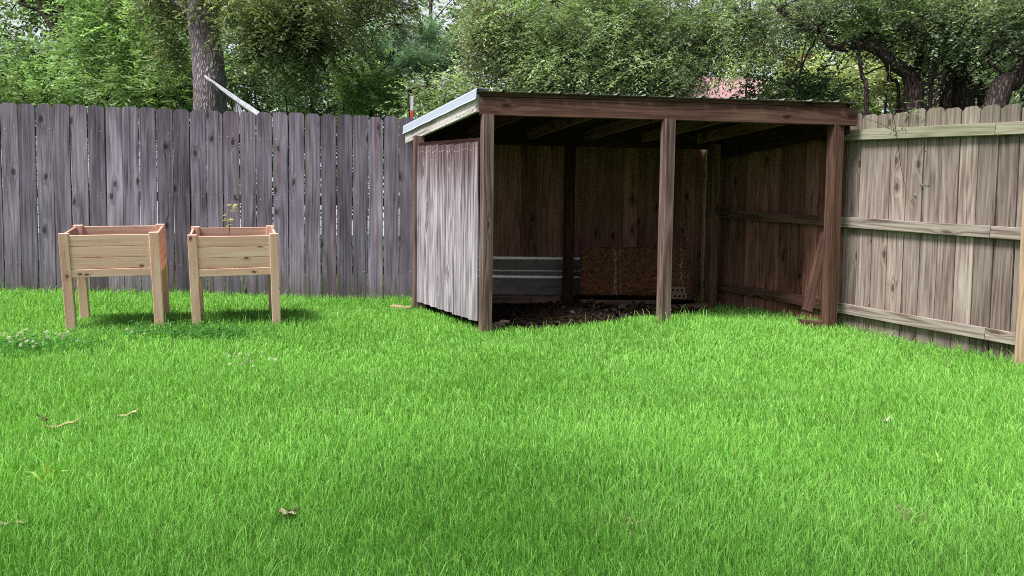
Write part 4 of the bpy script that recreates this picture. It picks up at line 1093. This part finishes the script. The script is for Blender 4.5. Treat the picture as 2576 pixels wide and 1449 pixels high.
# furled canopy arm
fz = 9.6
um = empty('furled_canopy', at(600, 300, fz), 'grey-white furled cloth canopy slanting up behind the left fence', 'canopy')
L_ = um.location
mb = MB(); pts = [at(x, y, fz) - L_ for x, y in ((515, 190), (524, 199), (537, 207), (556, 222), (580, 240), (602, 256), (625, 272), (655, 294), (700, 330))]
mb.tube(pts, [.007, .017, .013, .020, .025, .028, .032, .036, .04], 12, wob=.4)
mb.build('cloth_roll', M['cloth'], um)
mb = MB(); rows = []
for j in range(8):
    y = 258 + j * 12
    rows.append([at(591 + (i / 10) * (10 + j * 6), y + i * .4, fz + .03 * math.sin(i * 1.9 + j * .2)) - L_ for i in range(11)])
mb.strip(rows, smooth=True); mb.build('cloth_drape', M['cloth'], um)
mb = MB(); limb(mb, [at(594, 258, fz + .05) - L_, at(590, 340, fz + .05) - L_], .014, .014, 8, 0); mb.build('pole', M['stake_pale'], um)

# houses beyond
def mat_roof(name, a, b, sc):
    t = NT(name); o = t.objco()
    z = t.sep(o)[2]
    w = t.math('FRACT', t.math('MULTIPLY', z, sc)); n = t.noise(t.vmul(o, (3, 3, 12)), 1, 3)
    c = t.mix(t.ss(n, .35, .65), a, b); c = t.mix(t.math('MULTIPLY', t.ss(w, .14, .0), .6), c, tuple(x * .4 for x in a))
    return t.done(c, .85, .1)
M['pink_roof'] = mat_roof('pink_shingles', (.42, .24, .27), (.55, .34, .37), 6)
M['brick_wall'] = mat_roof('orange_brick', (.45, .20, .11), (.60, .30, .18), 12)
M['dark_siding'] = mat_roof('dark_lap_siding', (.035, .022, .04), (.06, .04, .065), 6.5)
M['cream'] = mat_roof('cream_siding', (.62, .52, .48), (.70, .60, .55), 7)
def house(center, w, d, h, rh, yaw, wall, roof, name, label, win=0):
    o = empty(name, center, label, 'building', rot=(0, 0, yaw))
    mb = MB(); x, y = w / 2, d / 2
    mb._add([(-x, -y, -.3), (x, -y, -.3), (x, y, -.3), (-x, y, -.3), (-x, -y, h), (x, -y, h), (x, y, h), (-x, y, h), (-x, 0, h + rh), (x, 0, h + rh)],
            [(0, 1, 5, 4), (2, 3, 7, 6), (3, 0, 4, 8, 7), (1, 2, 6, 9, 5)])
    mb.build('wall', M[wall], o)
    mb = MB(); e = .35; dz = rh * e / y
    mb.board((-x - e, -y / 2 - e / 2, h + rh / 2 - dz / 2 + .05), (x + e, -y / 2 - e / 2, h + rh / 2 - dz / 2 + .05), math.hypot(y + e, rh + dz), .08, (0, y, rh), seg=2)
    mb.board((-x - e, y / 2 + e / 2, h + rh / 2 - dz / 2 + .05), (x + e, y / 2 + e / 2, h + rh / 2 - dz / 2 + .05), math.hypot(y + e, rh + dz), .08, (0, -y, rh), seg=2)
    mb.build('roof', M[roof], o)
    return o
c = at(1830, 260, 26); hz = at(1850, 203, 28.5).z; gzz = gz(c.x, c.y)
eave = at(1850, 262, 25).z
h1 = house(Vector((c.x + .3, c.y + 2.4, gzz)), 2.6, 5.0, eave - gzz - .1, hz - eave + .1, R(4), 'cream', 'pink_roof', 'house', 'small house with a pink shingled roof showing above the shed roof')
c = at(2130, 250, 30); gzz = gz(c.x, c.y)
hz = at(2130, 235, 33).z; eave = at(2130, 262, 30).z
house(Vector((c.x, c.y + 3, gzz)), 3.4, 5.0, eave - gzz, hz - eave, R(-3), 'cream', 'pink_roof', 'house', 'distant pale house with a pinkish roof right of the shingled pink roof')
c = at(2012, 150, 27); gzz = gz(c.x, c.y)
cb = MB().board((0, 0, 0), (0, 0, at(2012, 135, 27).z - gzz), .95, .7, (1, 0, 0), ch=.01); 
ch = empty('brick_chimney', (c.x, c.y, gzz), 'orange brick chimney stack showing through the leaves', 'chimney'); cb.build('chimney_stack', M['brick_wall'], ch)
MB().board((0, 0, at(2012, 135, 27).z - gzz), (0, 0, at(2012, 128, 27).z - gzz), 1.1, .85, (1, 0, 0), ch=.01).build('chimney_cap', M['cream'], ch)
c = at(2480, 200, 12.5); gzz = gz(c.x, c.y); tz = at(2480, 120, 12.5).z
house(Vector((c.x + .55, c.y + 1.2, gzz)), 1.9, 2.2, tz - gzz, .7, R(-6), 'dark_siding', 'dark_siding', 'outbuilding', 'dark purplish lap-sided outbuilding behind the gnarled trees')

# ================================================================= LIGHT, SKY, CAMERA
SUN_EL, SUN_AZ = R(60), R(227)       # azimuth clockwise from +Y: high, from the left
w = bpy.data.worlds.new('World'); SC.world = w; w.use_nodes = True
nt = w.node_tree; bg = nt.nodes['Background']
sky = nt.nodes.new('ShaderNodeTexSky'); sky.sky_type = 'NISHITA'; sky.sun_disc = False
sky.sun_elevation = SUN_EL; sky.sun_rotation = SUN_AZ; sky.air_density = 1.0; sky.dust_density = 3.5; sky.ozone_density = 1.0
hs = nt.nodes.new('ShaderNodeHueSaturation'); hs.inputs['Saturation'].default_value = .55
nt.links.new(sky.outputs[0], hs.inputs['Color']); # bright white haze and cloud low over the woods to the north
tc = nt.nodes.new('ShaderNodeTexCoord'); sx = nt.nodes.new('ShaderNodeSeparateXYZ'); nt.links.new(tc.outputs['Generated'], sx.inputs[0])
def wmap(sock, a, b):
    n = nt.nodes.new('ShaderNodeMapRange'); n.interpolation_type = 'SMOOTHSTEP'; nt.links.new(sock, n.inputs[0])
    n.inputs[1].default_value = a; n.inputs[2].default_value = b; return n.outputs[0]
cn = nt.nodes.new('ShaderNodeTexNoise'); cn.inputs['Scale'].default_value = 3.5; cn.inputs['Detail'].default_value = 5; nt.links.new(tc.outputs['Generated'], cn.inputs['Vector'])
m1 = nt.nodes.new('ShaderNodeMath'); m1.operation = 'MULTIPLY'; nt.links.new(wmap(sx.outputs[2], .75, .35), m1.inputs[0]); nt.links.new(wmap(sx.outputs[1], .1, .6), m1.inputs[1])
m2 = nt.nodes.new('ShaderNodeMath'); m2.operation = 'MULTIPLY'; nt.links.new(m1.outputs[0], m2.inputs[0]); nt.links.new(wmap(cn.outputs[0], .25, .5), m2.inputs[1])
mx = nt.nodes.new('ShaderNodeMix'); mx.data_type = 'RGBA'; nt.links.new(m2.outputs[0], mx.inputs[0]); nt.links.new(hs.outputs[0], mx.inputs[6]); mx.inputs[7].default_value = (7.2, 7.7, 8.3, 1)
nt.links.new(mx.outputs[2], bg.inputs['Color'])
bg.inputs['Strength'].default_value = .115
sl = bpy.data.lights.new('sun', 'SUN'); sl.energy = 5.0; sl.angle = R(16); sl.color = (1, .97, .93)
so = bpy.data.objects.new('sun', sl); COL.objects.link(so)
dvec = Vector((math.sin(SUN_AZ) * math.cos(SUN_EL), math.cos(SUN_AZ) * math.cos(SUN_EL), math.sin(SUN_EL)))
so.rotation_euler = dvec.to_track_quat('Z', 'Y').to_euler(); so.location = (-6, 0, 12)

cam = bpy.data.cameras.new('camera'); co = bpy.data.objects.new('camera', cam); COL.objects.link(co)
cam.sensor_width = 36; cam.sensor_fit = 'HORIZONTAL'; cam.lens = F_PX / 2576 * 36; cam.clip_start = .05; cam.clip_end = 600
Rv, Dv, Fv = Vector(_R), Vector(_D), Vector(_F)
co.matrix_world = Matrix.Translation((0, 0, CAM_H)) @ Matrix((Rv, -Dv, -Fv)).transposed().to_4x4()
SC.camera = co
SC.view_settings.view_transform = 'Standard'; SC.view_settings.look = 'None'; SC.view_settings.exposure = 0; SC.view_settings.gamma = 1
SC.cycles.max_bounces = 8; SC.cycles.transparent_max_bounces = 6; SC.cycles.diffuse_bounces = 4
SC.cycles.use_denoising = False
SC.cycles.filter_width = 1.0
SC.cycles.sample_clamp_indirect = 4.0
